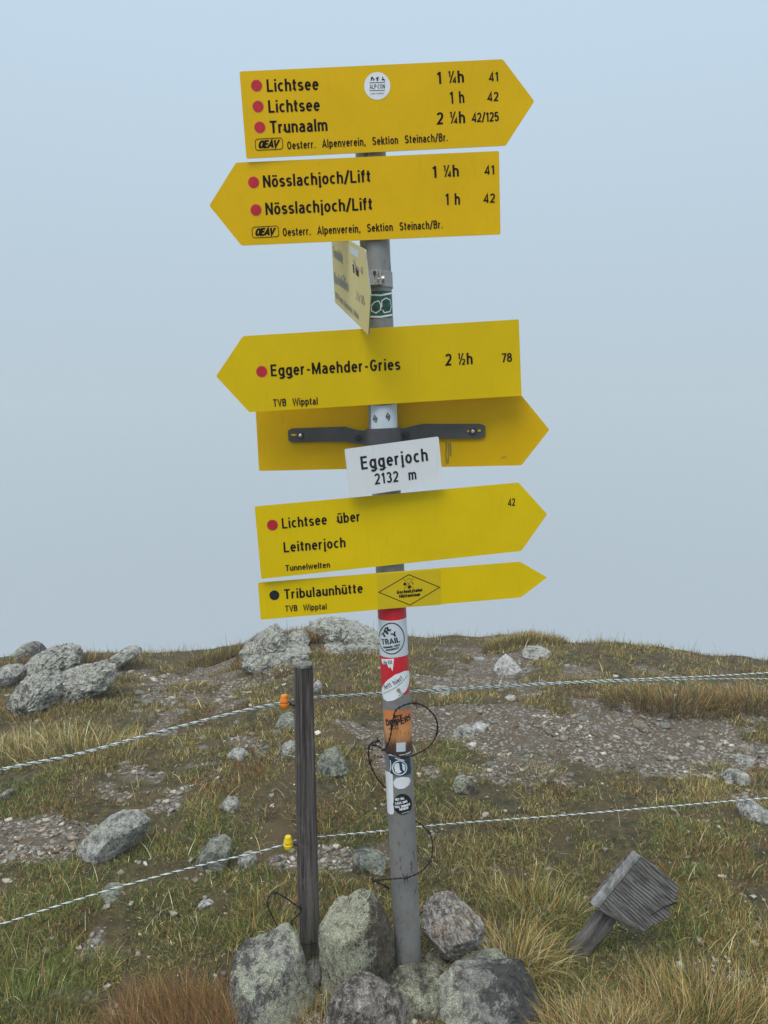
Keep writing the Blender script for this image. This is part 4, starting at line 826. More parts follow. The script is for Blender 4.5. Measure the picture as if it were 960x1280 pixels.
# sign plates -------------------------------------------------
def rotm(yaw, pit, rol):
    cz, sz = math.cos(yaw), math.sin(yaw); Rz = Matrix(((cz, -sz, 0), (sz, cz, 0), (0, 0, 1)))
    c, s = math.cos(pit), math.sin(pit); Rx = Matrix(((1, 0, 0), (0, c, -s), (0, s, c)))
    c, s = math.cos(rol), math.sin(rol); Ry = Matrix(((c, 0, s), (0, 1, 0), (-s, 0, c))); return Rz @ Rx @ Ry
class Sign:
    def __init__(s, name, label, kind, ypr, wha, org, off, mat, depth=None, warp=.0, name_mat=None):
        s.M = rotm(*[R(a) for a in ypr]); w_, h, a = wha; ox, oz = org; px = pole_x(oz)
        Y = 2.07 + off - ((px - ox) * math.tan(R(ypr[0])) if depth is None else 0)
        if depth is not None: Y = depth
        s.o = Vector((ox, Y, oz)); s.w, s.h = w_, h; s.n = s.M @ Vector((0, -1, 0))
        if kind == 'R': P = [(0, 0), (w_, 0), (w_ + a, h / 2), (w_, h), (0, h)]
        elif kind == 'L': P = [(0, 0), (w_, 0), (w_, h), (0, h), (-a, h / 2)]
        else: P = [(0, 0), (w_, 0), (w_, h), (0, h)]
        rad = .004; Q = []
        for i in range(len(P)):                       # small rounded corners
            p = Vector(P[i]); q0 = (Vector(P[i - 1]) - p).normalized(); q1 = (Vector(P[(i + 1) % len(P)]) - p).normalized()
            a0 = p + q0 * rad; a1 = p + q1 * rad; Q += [a0, (a0 + a1 + p * 2) / 4, a1]
        th = .0026; n = len(Q); V = [s.pt(q.x, q.y, 0) for q in Q] + [s.pt(q.x, q.y, -th) for q in Q]
        F = [list(range(n)), list(range(n, 2 * n))[::-1]] + [[i, (i + 1) % n, n + (i + 1) % n, n + i][::-1] for i in range(n)]
        me = mesh(name, [v - O for v in V], F); me.materials.append(mat); me.materials.append(M_EDGE)
        for p_ in me.polygons[1:]: p_.material_index = 1
        if kind != 'N': me.polygons[1].material_index = 0
        s.ob = link(name, me, None, post); s.ob['label'] = label
    def pt(s, u, v, d): return s.o + s.M @ Vector((u, -d, v))
    def uv(s, px, py):
        d = Vector(ray(px, py)); c = Vector(CAM); t = (s.o - c).dot(s.n) / d.dot(s.n); l = s.M.transposed() @ (c + d * t - s.o); return Vector((l.x, l.z))
    def text(s, txt, a, b, cap, mat=None, wt=.135, gap=.13, d=.0006, name='lettering', ital=0):
        A, B = s.uv(*a), s.uv(*b); ex = (B - A).normalized(); ey = Vector((-ex.y, ex.x)); C_ = s.uv(a[0], a[1] - cap); ch = abs((C_ - A).dot(ey))
        parts, wd = text2d(txt, wt, gap); sx = (B - A).length / wd; out = []
        for i, (V, F) in enumerate(parts):
            out.append(([s.pt(*(A + ex * (v.x + ital * v.y) * sx + ey * v.y * ch), d + (i % 7) * 3e-5) for v in V], F))
        return pobj(name, out, mat or M_INK, s.ob)
    def dot(s, cx, cy, rpx, mat, name='trail_dot', d=.0006):
        c = s.uv(cx, cy); r = (s.uv(cx + rpx, cy) - c).length; n = 28
        o_ = []
        if mat is M_RED:
            o_.append(pobj('dot_rim', [([s.pt(c.x + (r + .0014) * math.cos(a), c.y + (r + .0014) * math.sin(a), d - .0003) for a in [2 * math.pi * k / n for k in range(n)]], [list(range(n))])], flat('dot_rim_orange', (.62, .24, .02), .5), s.ob))
        return pobj(name, [([s.pt(c.x + r * math.cos(a), c.y + r * math.sin(a), d) for a in [2 * math.pi * k / n for k in range(n)]], [list(range(n))])], mat, s.ob)
    def poly(s, pts, mat, name, d=.0006):
        Q = [s.uv(*p) for p in pts]; return pobj(name, [([s.pt(q.x, q.y, d) for q in Q], [list(range(len(Q)))])], mat, s.ob)
    def lines(s, Ls, hw, mat, name, d=.0008, parent=None):
        out = []
        for j, L in enumerate(Ls):
            V, F = ribbon([s.uv(*p) for p in L], hw); out.append(([s.pt(v.x, v.y, d + j * 2e-5) for v in V], F))
        return pobj(name, out, mat, parent or s.ob)
    def oeav(s, x0, y0, x1, y1, sl):
        """boxed slanted club letters; y at left top / bottom, sl = rise to the right in px"""
        c = 2.2; s.lines([[(x0 + c, y0), (x1 - c, y0 - sl), (x1, y0 - sl + c), (x1 + .6, y1 - sl - c), (x1 - c + .6, y1 - sl), (x0 + c + .6, y1), (x0 + .6, y1 - c), (x0, y0 + c), (x0 + c, y0)]], .0008, M_INK, 'logo_box')
        s.text('OEAV', (x0 + 4, y1 - 2.6), (x1 - 5.5, y1 - 2.6 - sl * .75), (y1 - y0) * .66, wt=.21, gap=.02, ital=.22, name='logo')

A = Sign('direction_sign', 'topmost yellow arrow sign pointing right with Lichtsee twice and Trunaalm', 'R', (2.28, .84, -3.46), (.651, .2031, .0759), (-.3427, 2.2602), -.048, M_Y1)
for (x, y) in ((320.8, 107.2), (322.6, 133.3), (324.8, 159.2)): A.dot(x, y, 6.7, M_RED)
A.text('Lichtsee', (334, 114.9), (398.4, 112.5), 15.6); A.text('Lichtsee', (336, 141), (400, 138.6), 15.6); A.text('Trunaalm', (338, 166.8), (409.5, 163.6), 15.6)
A.text('1 ¼h', (546.5, 105.2), (580, 103), 15.2); A.text('1 h', (562.5, 129.8), (580.5, 128.6), 15); A.text('2 ¼h', (546.4, 155.6), (581.4, 153.8), 15)
A.text('41', (611.5, 102), (623.2, 101.4), 11.6, gap=.16); A.text('42', (609.6, 126.8), (623.2, 126.2), 11.4, gap=.16); A.text('42/125', (590, 152.8), (623.6, 151.4), 11.6, gap=.08)
A.text('Oesterr.  Alpenverein,  Sektion  Steinach/Br.', (359.4, 187), (560, 176.5), 10.2, gap=.14); A.oeav(319, 174, 353, 188, 1.6)
st = A.poly(ell(471.5, 107.6, 16.4, 17.4), M_STK, 'sticker', .0006); st['label'] = 'round white ALP CON sticker with three climbers'
def sub(o, child): child.parent = o; return child
sub(st, A.text('ALP·CON', (462.2, 111.4), (481.2, 110.8), 5.6, wt=.10, d=.0012)); sub(st, A.lines([[(461.8, 103.6), (481.4, 103)], [(461.8, 113.4), (481.2, 113)]], .0006, M_INK, 'print_line', .0012))
sub(st, A.text('ALPINE CONGRESS', (462.6, 118), (480, 117.4), 1.6, M_INKG, wt=.14, d=.0012))
sub(st, A.lines([[(463.5, 101), (465.5, 97), (467.5, 99.5), (466.5, 101)], [(465, 96), (464, 99)], [(470.5, 97), (472.5, 99.5), (471, 101.5)], [(473.5, 96.5), (470, 99)], [(478, 96), (479, 99.5), (477, 100)], [(480, 99), (480.5, 101.5)]], .0011, M_INK, 'figures', .0012))

B = Sign('direction_sign', 'second yellow arrow sign pointing left with Nösslachjoch/Lift twice', 'L', (-.22, 1.18, -2.34), (.6585, .1998, .0744), (-.3626, 2.0538), -.048, M_Y1)
B.dot(317, 228, 6.7, M_RED); B.dot(320, 262.6, 6.7, M_RED)
B.text('Nösslachjoch/Lift', (329.4, 234.6), (463.4, 227.4), 15.4); B.text('Nösslachjoch/Lift', (332.4, 268.8), (465.6, 262.2), 15.4)
B.text('1 ¼h', (540.6, 222.6), (573.6, 220.6), 15); B.text('1 h', (556.6, 256.6), (575, 255.8), 14.6); B.text('41', (606, 218.6), (618.4, 217.8), 11.4, gap=.16); B.text('42', (604.6, 253.8), (618.8, 253.2), 11.4, gap=.16)
B.text('Oesterr.  Alpenverein,  Sektion  Steinach/Br.', (353.8, 295.4), (553.4, 285.4), 10.2, gap=.14); B.oeav(315, 284, 348, 297.4, 1.6)

Cc = Sign('direction_sign', 'faded cream arrow sign turned edge on toward the camera', 'R', (-77.17, 6.12, 18.27), (.4333, .1983, .0391), (-.1436, 1.9543), 0, M_CREAM, depth=2.31)
Cc.text('Trunahütte', (417, 321), (428.6, 329.5), 13, M_INKG, wt=.16); Cc.text('Maehdlehen', (418, 353), (436, 365), 13, M_INKG, wt=.16)
Cc.text('1 h', (441, 340), (448.4, 346), 10, M_INK, wt=.2); Cc.text('42', (451, 341), (454, 344), 9, M_INKG); Cc.text('2 h 125', (445.6, 374), (456, 382), 10, M_INKG)
Cc.text('OEAV Oesterr. Alpenverein, Sektion', (419.6, 372), (448.4, 399.6), 7.5, M_INKG, wt=.16)
Cc.lines([[(442, 325), (445, 333), (443, 340)], [(446, 334), (449, 338)], [(429, 344), (432, 350)]], .004, M_INKG, 'smudge')
Cc.poly([(438, 307), (448.5, 314), (449, 324), (438.5, 316)], M_STK2, 'sticker_residue', .0005)

D = Sign('direction_sign', 'yellow arrow sign pointing left with Egger-Maehder-Gries', 'L', (.47, .67, -3.45), (.7101, .1944, .0781), (-.3507, 1.6336), -.048, M_Y2)
D.dot(327.2, 464.6, 6.7, M_RED); D.text('Egger-Maehder-Gries', (339, 470.4), (500.6, 462.2), 14.6, gap=.15)
D.text('TVB  Wipptal', (341.8, 508.4), (397.4, 505.6), 9.2, gap=.12); D.text('2 ½h', (557, 457), (590.8, 455.2), 14.6); D.text('78', (627, 453), (640, 452.2), 11.2, gap=.10)

Ee = Sign('direction_sign', 'blank yellow arrow sign mounted behind the pole, back side showing', 'R', (-5.9, 1.8, -1.62), (.7268, .188, .0741), (-.3506, 1.4711), .05, M_Y1)
Ee.lines([[(557.5, 552), (558, 560), (557, 568), (558.5, 580)], [(560.5, 553), (561, 566), (560, 579)], [(563, 553), (563.5, 570)]], .0022, flat('tape_residue', (.33, .23, .03), .7), 'tape_residue')
Ee.lines([[(626, 573), (630, 571), (633, 572)]], .0012, flat('tape_residue', (.33, .23, .03), .7), 'scratch')

N_ = Sign('place_sign', 'small white tilted plate reading Eggerjoch 2132 m', 'N', (11.55, 2.43, -7.12), (.249, .1249, 0), (-.0866, 1.4164), -.083, M_WHITE)
N_.text('Eggerjoch', (452, 587), (535, 576), 16.4, M_BLACK, gap=.17); N_.text('2132  m', (469, 605.6), (520.6, 599), 13.6, M_BLACK, gap=.15)

Ff = Sign('direction_sign', 'yellow arrow sign pointing right with Lichtsee über Leitnerjoch', 'R', (11.12, .97, -4.02), (.7109, .1903, .0794), (-.3177, 1.205), -.048, M_Y3)
Ff.dot(340.6, 656.4, 6.6, M_RED); Ff.text('Lichtsee  über', (353, 660.8), (450.4, 651.6), 13.2, gap=.14); Ff.text('Leitnerjoch', (355, 690.6), (432, 684), 13, gap=.14)
Ff.text('Tunnelwelten', (357, 714), (412.6, 709.4), 7.6, gap=.12); Ff.text('42', (635, 632.8), (644, 632), 9.4, gap=.1)

H_ = Sign('direction_sign', 'lowest narrow yellow arrow sign pointing right with Tribulaunhütte', 'R', (7.77, .41, -3.04), (.7082, .1001, .076), (-.3245, 1.0918), -.048, M_Y3)
H_.dot(343, 744, 6.3, M_BLACK); H_.text('Tribulaunhütte', (355.6, 749), (453.6, 741), 12.4, gap=.14); H_.text('TVB  Wipptal', (356.6, 764.6), (408.4, 761.6), 7.6, gap=.12)
H_.poly([(471, 718.5), (551, 712.5), (551.5, 756), (472.5, 761.5)], sign_mat('sticker_yellow', (.62, .45, .01)), 'sticker', .0006)['label'] = 'yellow square sticker with lozenge Gschnitztaler Hüttentour'
H_.lines([[(473.5, 740.2), (511, 718.2), (549.6, 734), (512.5, 756.2), (473.5, 740.2)]], .0011, M_INK, 'lozenge', .0009)
H_.text('Gschnitztaler', (496.2, 742.4), (528.4, 739), 4.2, wt=.21, d=.0009); H_.text('Hüttentour', (499.4, 747.4), (525.6, 744.6), 4.2, wt=.21, d=.0009)
H_.lines([[(504, 723.6), (517, 735.6)], [(517.2, 722.6), (505, 736)], [(508.5, 724.8), (511, 722.8), (514, 724.4)]], .0005, M_INK, 'crossed_lines', .0009); H_.dot(506, 730, 1.9, M_INK, 'symbol', .0010); H_.dot(511.6, 733.8, 2.0, M_INK, 'symbol', .0010); H_.lines([[(515.4, 727.6), (516.4, 730.6)]], .0012, M_INK, 'symbol', .0010)

# bolted clamps behind every plate and the visible bracket
def box(c, ex, ey, ez, dx, dy, dz):
    V = [c + ex * (a * dx) + ey * (b * dy) + ez * (d * dz) for a, b, d in [(-1, -1, -1), (1, -1, -1), (1, 1, -1), (-1, 1, -1), (-1, -1, 1), (1, -1, 1), (1, 1, 1), (-1, 1, 1)]]
    return V, [[0, 3, 2, 1], [4, 5, 6, 7], [0, 1, 5, 4], [1, 2, 6, 5], [2, 3, 7, 6], [3, 0, 4, 7]]
for z in (2.36, 2.15, 1.73, 1.30, 1.14):
    c = Vector((pole_x(z), 2.07, z)); c = PB + PAX * ((c - PB).dot(PAX))
    pobj('clamp', [tube([c - PAX * .014, c + PAX * .014], PR + .004, 32), box(c + E2 * (PR - .001), E1, E2, PAX, 0.032, .0035, .013)], M_CLAMP, smooth=False)
def strip(path, h, th, up):
    """flat bar bent along a path of world points"""
    V = []; n = len(path)
    for i, p in enumerate(path):
        t = (path[min(i + 1, n - 1)] - path[max(i - 1, 0)]).normalized(); nn = t.cross(up).normalized(); hh = h[i] if hasattr(h, '__len__') else h
        for a, b in ((-1, -1), (1, -1), (1, 1), (-1, 1)): V.append(p + up * (a * hh) + nn * (b * th))
    F = [[4 * i + k, 4 * i + (k + 1) % 4, 4 * i + 4 + (k + 1) % 4, 4 * i + 4 + k] for i in range(n - 1) for k in range(4)]
    return V, F + [[3, 2, 1, 0], [4 * n - 4, 4 * n - 3, 4 * n - 2, 4 * n - 1]]
def yb(px):   # distance of the bracket bar in front of the rear plate
    return None
rt_ = Ee.M @ Vector((1, 0, 0)); up_ = Ee.M @ Vector((0, 0, 1)); frt = Ee.n
def ept(px, py, d): q = Ee.uv(px, py); return Ee.pt(q.x, q.y, d)
pc = PB + PAX * on_pole(480, 545)[1]
path = [ept(361, 544.3, .006), ept(366, 544.2, .006), ept(400, 543, .007), ept(432, 542.5, .008), ept(441, 544.5, .012), ept(450, 546, .016), ept(458, 546.8, .022)]
arcp = [pc + (E1 * math.sin(a) + E2 * math.cos(a)) * (PR + .006) for a in [R(x) for x in (-92, -70, -45, -20, 0, 20, 45, 70, 92)]]
path2 = [ept(502, 544.3, .022), ept(510, 542.6, .016), ept(519, 540.6, .012), ept(530, 539, .008), ept(562, 538.8, .007), ept(600, 538.6, .006), ept(606.5, 538.6, .006)]
hs = [.0135, .0195, .0195, .0205, .0195, .0185, .019] ; hm = [.020] * 9
br = pobj('bracket', [strip(path + arcp + path2, hs + hm + hs[::-1], .0022, up_)], M_BRACK, smooth=True, label='dark grey steel strap bracket gripping the pole')
def bolt(px, py, d, mat, r=.0085, name='bolt', washer=True):
    c = ept(px, py, d); V, F = tube([c, c + frt * .004, c + frt * .0065], [r * .62, r * .62, r * .3], 12)
    o = pobj(name, [(V, F)], mat, br, smooth=True)
    if washer: pobj('washer', [tube([c - frt * .002, c + frt * .0012], r * 1.05, 16)], M_BOLTD, br)
bolt(376.8, 544.2, .011, M_BOLT); bolt(590.6, 539, .011, M_BOLT)
for x, y in ((449, 547), (509, 543)):
    c = ept(x, y, .024); pobj('bolt', [tube([c, c + frt * .006], .0095, 6), tube([c, c + frt * .011], .005, 10)], M_BOLTD, br)
for x0, x1, y in ((365, 371.5, 543.4), (584, 586.6, 538.6), (597, 601, 538)):
    p0, p1 = ept(x0, y, .0105), ept(x1, y, .0105); pobj('slot', [strip([p0, (p0 + p1) / 2, p1], [.002, .0032, .002], .0008, up_)], M_Y1, br)

# clamp that holds the cream sign
cz = on_pole(478, 348)[1]; cc = PB + PAX * cz
cl = pobj('clamp', [tube([cc - PAX * .020, cc + PAX * .020], PR + .0032, 36)], M_CLAMP, smooth=True, label='steel hose type clamp below the second sign')
pobj('lug', [box(cc + E2 * (PR + .012) + E1 * (-.006), E1, E2, PAX, .011, .012, .019), box(cc + E2 * (PR + .012) + E1 * (.010), E1, E2, PAX, .003, .010, .019)], M_CLAMP, cl)
q = cc + E2 * (PR + .013) - PAX * .004
pobj('bolt', [tube([q + E1 * .018, q - E1 * .050], .0035, 10), tube([q - E1 * .018, q - E1 * .028], .008, 6), tube([q + E1 * .013, q + E1 * .020], .0085, 12), tube([q - E1 * .036, q - E1 * .043], .008, 6)], M_BOLT, cl)
pobj('bolt', [tube([cc + E2 * (PR + .022) + PAX * .010 - E1 * .004, cc + E2 * (PR + .027) + PAX * .010 - E1 * .004], .0045, 10)], M_BOLTD, cl)

# ------------------------------------------------------------ fence post with insulators
FY = 2.17
fb = at(387, 1205, FY); ft = at(379, 831, FY)
fp = empty('fence_post', (fb.x, fb.y, fb.z), 'dark weathered wooden fence post left of the signpost', 'fence post')
def fobj(name, parts, mat, parent=None, smooth=False, label=None, root=fp):
    V, F = merge(parts); o0 = Vector(root.location); me = mesh(name, [Vector(v) - o0 for v in V], F, smooth)
    if smooth:
        try: me.set_sharp_from_angle(angle=R(40))
        except Exception: pass
    o = link(name, me, mat, parent or root)
    if label: o['label'] = label
    return o
def post_geo():
    ax = (ft - fb).normalized(); e1 = (Vector((1, 0, 0)) - ax * ax.x).normalized(); e2 = ax.cross(e1)
    n = 48; m = 120; V = []; L = (ft - fb).length; b0 = fb - ax * .12; Lt = L + .12
    for j in range(m + 1):
        t = j / m; p = b0 + ax * (Lt * t); hw = .0340 + (.0278 - .0340) * t
        for k in range(n):
            a = 2 * math.pi * k / n; rot = R(62)
            # rounded square cross-section seen on the corner
            ca, sa = math.cos(a + rot), math.sin(a + rot); rr = hw * .86 / max(abs(ca), abs(sa)); rr = min(rr, hw * 1.02)
            g1 = mn.noise(Vector((a * 5.2, 3.0, t * 2.6))) * .0020 + mn.noise(Vector((a * 15, 9.0, t * 5))) * .0011
            crack = -.004 * max(0, 1 - abs(((a - 4.35 + .10 * math.sin(t * 7)) / .06))) - .0028 * max(0, 1 - abs((a - 5.1 - .08 * math.sin(t * 5)) / .05))
            r2 = rr + g1 + crack
            top = (mn.noise(Vector((k * .5, 1.0, 5.0))) * .006) if j == m else 0
            V.append(p + (e1 * math.cos(a) + e2 * math.sin(a)) * r2 + ax * top)
    F = [[j * n + k, j * n + (k + 1) % n, (j + 1) * n + (k + 1) % n, (j + 1) * n + k] for j in range(m) for k in range(n)] + [[m * n + k for k in range(n)]]
    return V, F, ax, e1, e2
pvv, pff, fax, fe1, fe2 = post_geo()
fobj('post_body', [(pvv, pff)], M_WOOD, smooth=True)
tp = ft + fax * .0008
fobj('post_top', [tube([ft - fax * .002, ft + fax * .0045], [.0278, .0265], 20)], wood('post_end_grain', (.16, .155, .13), (.30, .30, .25), (90, 90, 90)), label='pale lichened end grain of the post')
def insulator(px, py, mat, lab):
    c = at(px, py, FY - .015); up = fax
    prof = [(-.024, .006), (-.022, .012), (-.017, .0155), (-.006, .0165), (-.004, .0125), (.001, .0120), (.003, .0160), (.012, .0150), (.018, .0115), (.021, .0120), (.025, .0095), (.026, .004)]
    o = fobj('insulator', [tube([c + up * a * .85 for a, b in prof], [b * .85 for a, b in prof], 18)], mat, smooth=True, label=lab)
    fobj('screw_shaft', [tube([c + up * -.004 + Vector((0, .01, 0)), c + up * -.012 + Vector((.026, .015, -.004)), c + up * -.012 + Vector((.055, .02, -.004))], .0042, 10)], M_BOLTD, o, smooth=True)
    return c
i1 = insulator(355.5, 877.5, M_IORG, 'orange ring insulator screwed to the upper post')
i2 = insulator(360.2, 1053.5, M_IYEL, 'yellow ring insulator screwed to the lower post')
# green cord and wire tied round the post foot
cord = [at(x, y, FY - .045) for x, y in ((391, 1128), (390, 1145), (388, 1165), (386, 1182), (384, 1200))]
fobj('cord', [tube(cord, .0016, 6)], flat('cord_green', (.10, .13, .05), .7), smooth=True, label='thin green cord hanging on the post foot')

# ------------------------------------------------------------ ropes (three laid strands)
def catmull(P, n):
    P = [Vector(p) for p in P]; out = []; Q = [P[0] * 2 - P[1]] + P + [P[-1] * 2 - P[-2]]
    for i in range(1, len(Q) - 2):
        for k in range(n):
            t = k / n; a, b, c, d = Q[i - 1], Q[i], Q[i + 1], Q[i + 2]
            out.append(.5 * ((2 * b) + (c - a) * t + (2 * a - 5 * b + 4 * c - d) * t * t + (3 * b - a - 3 * c + d) * t ** 3))
    out.append(P[-1]); return out
def rope(label, ctrl, rad, pitch, group):
    C_ = catmull(ctrl, 24); L = [0]
    for i in range(1, len(C_)): L.append(L[-1] + (C_[i] - C_[i - 1]).length)
    n = int(L[-1] / (pitch / 9)); root = empty('fence_rope', C_[0], label, 'rope', group); o0 = Vector(root.location)
    Pn = []; j = 0
    for i in range(n + 1):
        s = L[-1] * i / n
        while j < len(L) - 2 and L[j + 1] < s: j += 1
        Pn.append(C_[j].lerp(C_[j + 1], (s - L[j]) / max(L[j + 1] - L[j], 1e-9)))
    for st, (ph, mt) in enumerate([(0, M_RW), (2.094, M_RW), (4.189, M_RG)]):
        pts = []
        for i, p in enumerate(Pn):
            t = (Pn[min(i + 1, n)] - Pn[max(i - 1, 0)]).normalized(); x = t.cross(Vector((0, 0, 1))).normalized(); y = t.cross(x); a = 2 * math.pi * (L[-1] * i / n) / pitch + ph + .9 * math.sin(i * .013) + .5 * math.sin(i * .047 + 1)
            pts.append(p + (x * math.cos(a) + y * math.sin(a)) * rad * .52 - o0)
        V, F = tube(pts, rad * .56, 6); link('strand', mesh('strand', V, F, True), mt, root)
UL = [(-160, 1000, 1.835), (0, 961.5, 1.915), (100, 941, 1.975), (200, 914, 2.035), (300, 888.5, 2.105), (355, 877.5, 2.160)]
UR = [(355, 877.5, 2.160), (372, 874, 2.235), (395, 871, 2.245), (475, 866, 2.285), (530, 862.5, 2.315), (630, 857, 2.375), (730, 851.5, 2.435), (880, 845.5, 2.535), (960, 841, 2.595), (1100, 833, 2.695)]
UR2 = [(355, 880, 2.160), (372, 875.5, 2.245), (395, 872.5, 2.255), (475, 867.5, 2.295), (530, 864.5, 2.325), (630, 859, 2.385), (730, 853.5, 2.445), (880, 849, 2.545), (960, 848.5, 2.605), (1100, 848, 2.705)]
UL2 = [(-160, 1001.5, 1.845), (0, 963, 1.925), (100, 942.6, 1.985), (200, 915.4, 2.045), (300, 890, 2.115), (355, 880, 2.160)]
GR = 'white electric fence ropes'
rope('upper rope run, topmost of the pair passing the orange insulator', [at(*p) for p in UL + UR[1:]], .0024, .030, GR)
rope('upper rope run, lower one of the pair spreading apart at right', [at(*p) for p in UL2 + UR2[1:]], .0024, .027, GR)
LL = [(-160, 1203, 1.795), (0, 1155.5, 1.895), (60, 1136, 1.935), (150, 1108.5, 1.995), (245, 1083, 2.065), (320, 1065.5, 2.135), (357, 1055, 2.160), (374, 1049.5, 2.245), (400, 1046, 2.255), (480, 1038.5, 2.285), (560, 1030, 2.315), (700, 1019.5, 2.375), (830, 1008.5, 2.435), (960, 997.5, 2.515), (1100, 986, 2.595)]
rope('single lower rope passing the yellow insulator near knee height', [at(*p) for p in LL], .0025, .032, GR)

# ------------------------------------------------------------ barbed wire
def wire(name, label, ctrl, barbs, r=.0014, cat='barbed wire'):
    C_ = catmull([at(*p) for p in ctrl], 10); root = empty(name, C_[0], label, cat); o0 = Vector(root.location)
    C_ = [p - o0 for p in C_]; out = []
    for ph in (0, math.pi):
        pts = []; s = 0
        for i, p in enumerate(C_):
            if i: s += (C_[i] - C_[i - 1]).length
            t = (C_[min(i + 1, len(C_) - 1)] - C_[max(i - 1, 0)]).normalized(); x = t.orthogonal().normalized(); x = t.cross(Vector((0, 0, 1))); x = x.normalized() if x.length > .05 else t.orthogonal().normalized(); y = t.cross(x); a = s / .028 * 6.283 + ph
            pts.append(p + (x * math.cos(a) + y * math.sin(a)) * r * .95)
        out.append(tube(pts, r, 6))
    V, F = merge(out); link('wire_strand', mesh('wire_strand', V, F, True), M_WIRE, root)
    for b in barbs:
        i = min(int(b * (len(C_) - 1)), len(C_) - 2); p = C_[i]; t = (C_[i + 1] - C_[i]).normalized(); x = t.orthogonal().normalized(); parts = []
        parts.append(tube([p - t * .006, p + t * .006], r * 2.6, 7))
        for k in range(4):
            a = k * 1.57 + b * 9; d = (Matrix.Rotation(a, 3, t) @ x); parts.append(tube([p + t * (.004 if k % 2 else -.004), p + t * (.004 if k % 2 else -.004) + d * .009, p + d * .019 + t * (.007 if k % 2 else -.007)], [r * .8, r * .8, r * .2], 5))
        V, F = merge(parts); link('barb', mesh('barb', V, F, True), M_WIRE, root)
wire('barbed_wire', 'barbed wire loop hooked round the pole over the orange sticker', [(461, 931, 2.03), (471, 932, 2.02), (484, 940, 2.018), (497, 944.5, 2.012), (509, 946, 2.015), (521, 942, 2.03), (535, 934.5, 2.05), (544, 922, 2.06), (547, 910, 2.06), (545, 899, 2.05), (539, 890, 2.04), (528, 881.5, 2.035), (516, 879, 2.025), (503, 882.5, 2.018), (494, 889.5, 2.016), (490.5, 905, 2.016), (487.5, 922, 2.017), (482.5, 935, 2.02), (477, 938, 2.05)], [.04, .20, .42, .66, .84])
wire('barbed_wire', 'short barbed wire end curling off the left side of the pole', [(473, 926, 2.06), (463, 930, 2.04), (460.5, 940, 2.03), (462, 952, 2.03), (466, 963, 2.03), (473, 975, 2.04), (482, 985, 2.06)], [.02, .26, .5])
wire('barbed_wire', 'barbed wire tied round the pole near its foot', [(467, 1101.5, 2.05), (480, 1099.5, 2.03), (498, 1098, 2.018), (511, 1096.5, 2.018), (527, 1088.5, 2.04), (538, 1076, 2.07), (541, 1060, 2.09), (538, 1043, 2.12), (528, 1032, 2.14), (518, 1025, 2.16)], [.02, .30, .55, .80])
wire('barbed_wire', 'loose barbed wire tail below the pole foot tie', [(466, 1099, 2.05), (474, 1104, 2.04), (488, 1111, 2.06)], [.1, .8])
wire('barbed_wire', 'barbed wire coil sprawling left of the fence post foot', [(396, 1178, 2.140), (384, 1180, 2.130), (372, 1178, 2.130), (360, 1171, 2.130), (350, 1162, 2.100), (339, 1143, 2.070), (334, 1127, 2.070), (342, 1116, 2.090), (355, 1121, 2.100), (366, 1129, 2.110), (377, 1138, 2.120), (366, 1150, 2.110), (364, 1158, 2.110)], [.05, .25, .48, .60, .80, .95])
wire('barbed_wire', 'thin wire behind the pale striped block', [(523, 1146, 2.2), (536, 1130, 2.2), (550, 1118, 2.2), (562, 1118, 2.2), (570, 1126, 2.18), (585, 1131, 2.16)], [.5])

# ------------------------------------------------------------ fallen wooden arrow board on its stake
wb = hit(716, 1203); WY = wb.y
ws = empty('wooden_sign', wb, 'grey weathered wooden arrow board leaning sideways on its broken stake', 'wooden sign')
def slab(front, Y0, tilt, th, noise_amp=.0):
    """front: pixel outline of the front face in a plane leaning back by tilt (m per m of height)"""
    fr = []; z0 = wb.z
    for x, y in front:
        p = at(x, y, Y0); p = at(x, y, Y0 + (p.z - z0) * tilt); fr.append(p)
    n = len(fr); bk = [p + Vector((-th * .45, th * .88, th * .15)) for p in fr]
    return fr + bk, [list(range(n))[::-1], list(range(n, 2 * n))] + [[i, (i + 1) % n, n + (i + 1) % n, n + i] for i in range(n)]
def wobj(name, parts, mat, **k):
    o = fobj(name, parts, mat, root=ws, **k); 
    bv = o.modifiers.new('edge_wear', 'BEVEL'); bv.width = .002; bv.segments = 2; bv.limit_method = 'ANGLE'; return o
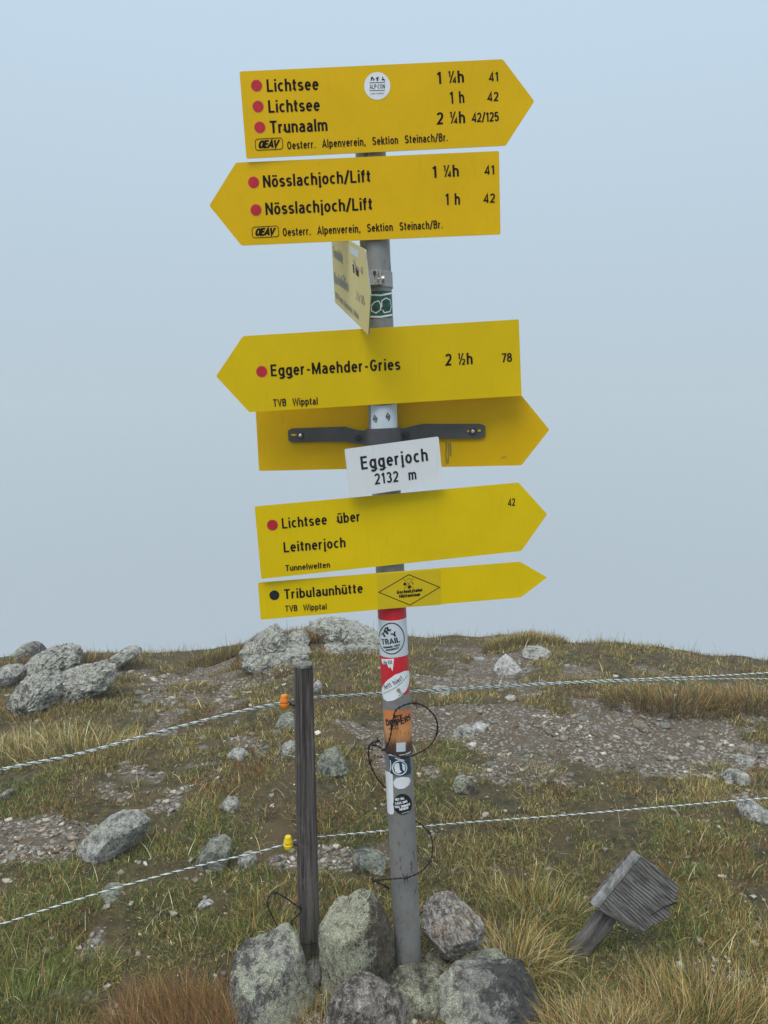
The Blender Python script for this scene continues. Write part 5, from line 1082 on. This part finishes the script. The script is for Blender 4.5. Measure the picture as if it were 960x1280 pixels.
wobj('stake', [slab([(708, 1206), (718, 1190), (751, 1148), (757, 1140), (772, 1149), (766, 1160), (744, 1184), (728, 1207)], WY, .12, .028)], M_STAKE)
wobj('arrow_board', [slab([(800.5, 1070), (812, 1078.5), (826, 1089), (840, 1100), (848.8, 1108), (846.6, 1113), (847.4, 1118), (843.6, 1125), (842, 1131), (836, 1137), (838.6, 1141), (836, 1147), (829, 1150), (824, 1154.5), (817, 1156), (810, 1161.5), (805, 1165), (797, 1163.4), (793, 1159), (786, 1158), (772, 1152), (744, 1135)], WY - .035, .12, .018)], M_BOARD)
wobj('board_edge', [slab([(797.5, 1068.5), (801.5, 1070.8), (794, 1080), (765, 1115), (749, 1135.5), (743, 1134)], WY - .039, .12, .022)], M_BEDGE, label='pale bare edge batten of the wooden arrow board')
wobj('rear_board', [slab([(793, 1068), (798, 1069), (772, 1104), (744, 1133), (740.5, 1130), (765, 1098)], WY - .020, .12, .018)], M_WOOD, label='dark second board behind the arrow board')
ob = ws.children[1]
crack = [at(x, y, WY - .0365 + (at(x, y, WY).z - wb.z) * .12) for x, y in ((846, 1128), (838, 1131), (830, 1134), (822, 1139), (812, 1145))]
o_ = fobj('crack', [strip(crack, [.0022, .0018, .0012, .001, .0004], .0006, Vector((0, 0, 1)))], M_BLACK, root=ws); 

# ------------------------------------------------------------ mountain mist
def haze():
    V = [(x, y, z) for z in (-45, 2.75) for x, y in ((-60, -18), (60, -18), (60, 48), (-60, 48))]
    me = mesh('haze', V, [[0, 3, 2, 1], [4, 5, 6, 7], [0, 1, 5, 4], [1, 2, 6, 5], [2, 3, 7, 6], [3, 0, 4, 7]])
    m = bpy.data.materials.new('mist'); m.use_nodes = True; t = m.node_tree; t.nodes.clear()
    o = t.nodes.new('ShaderNodeOutputMaterial'); v = t.nodes.new('ShaderNodeVolumePrincipled'); v.inputs['Density'].default_value = HAZE
    v.inputs['Color'].default_value = (.752,.792,.826,1); t.links.new(v.outputs[0], o.inputs['Volume'])
    tag(link('haze', me, m), 'thin grey mountain mist filling the air round the summit', 'mist', kind='stuff')
HAZE = .0065
haze()
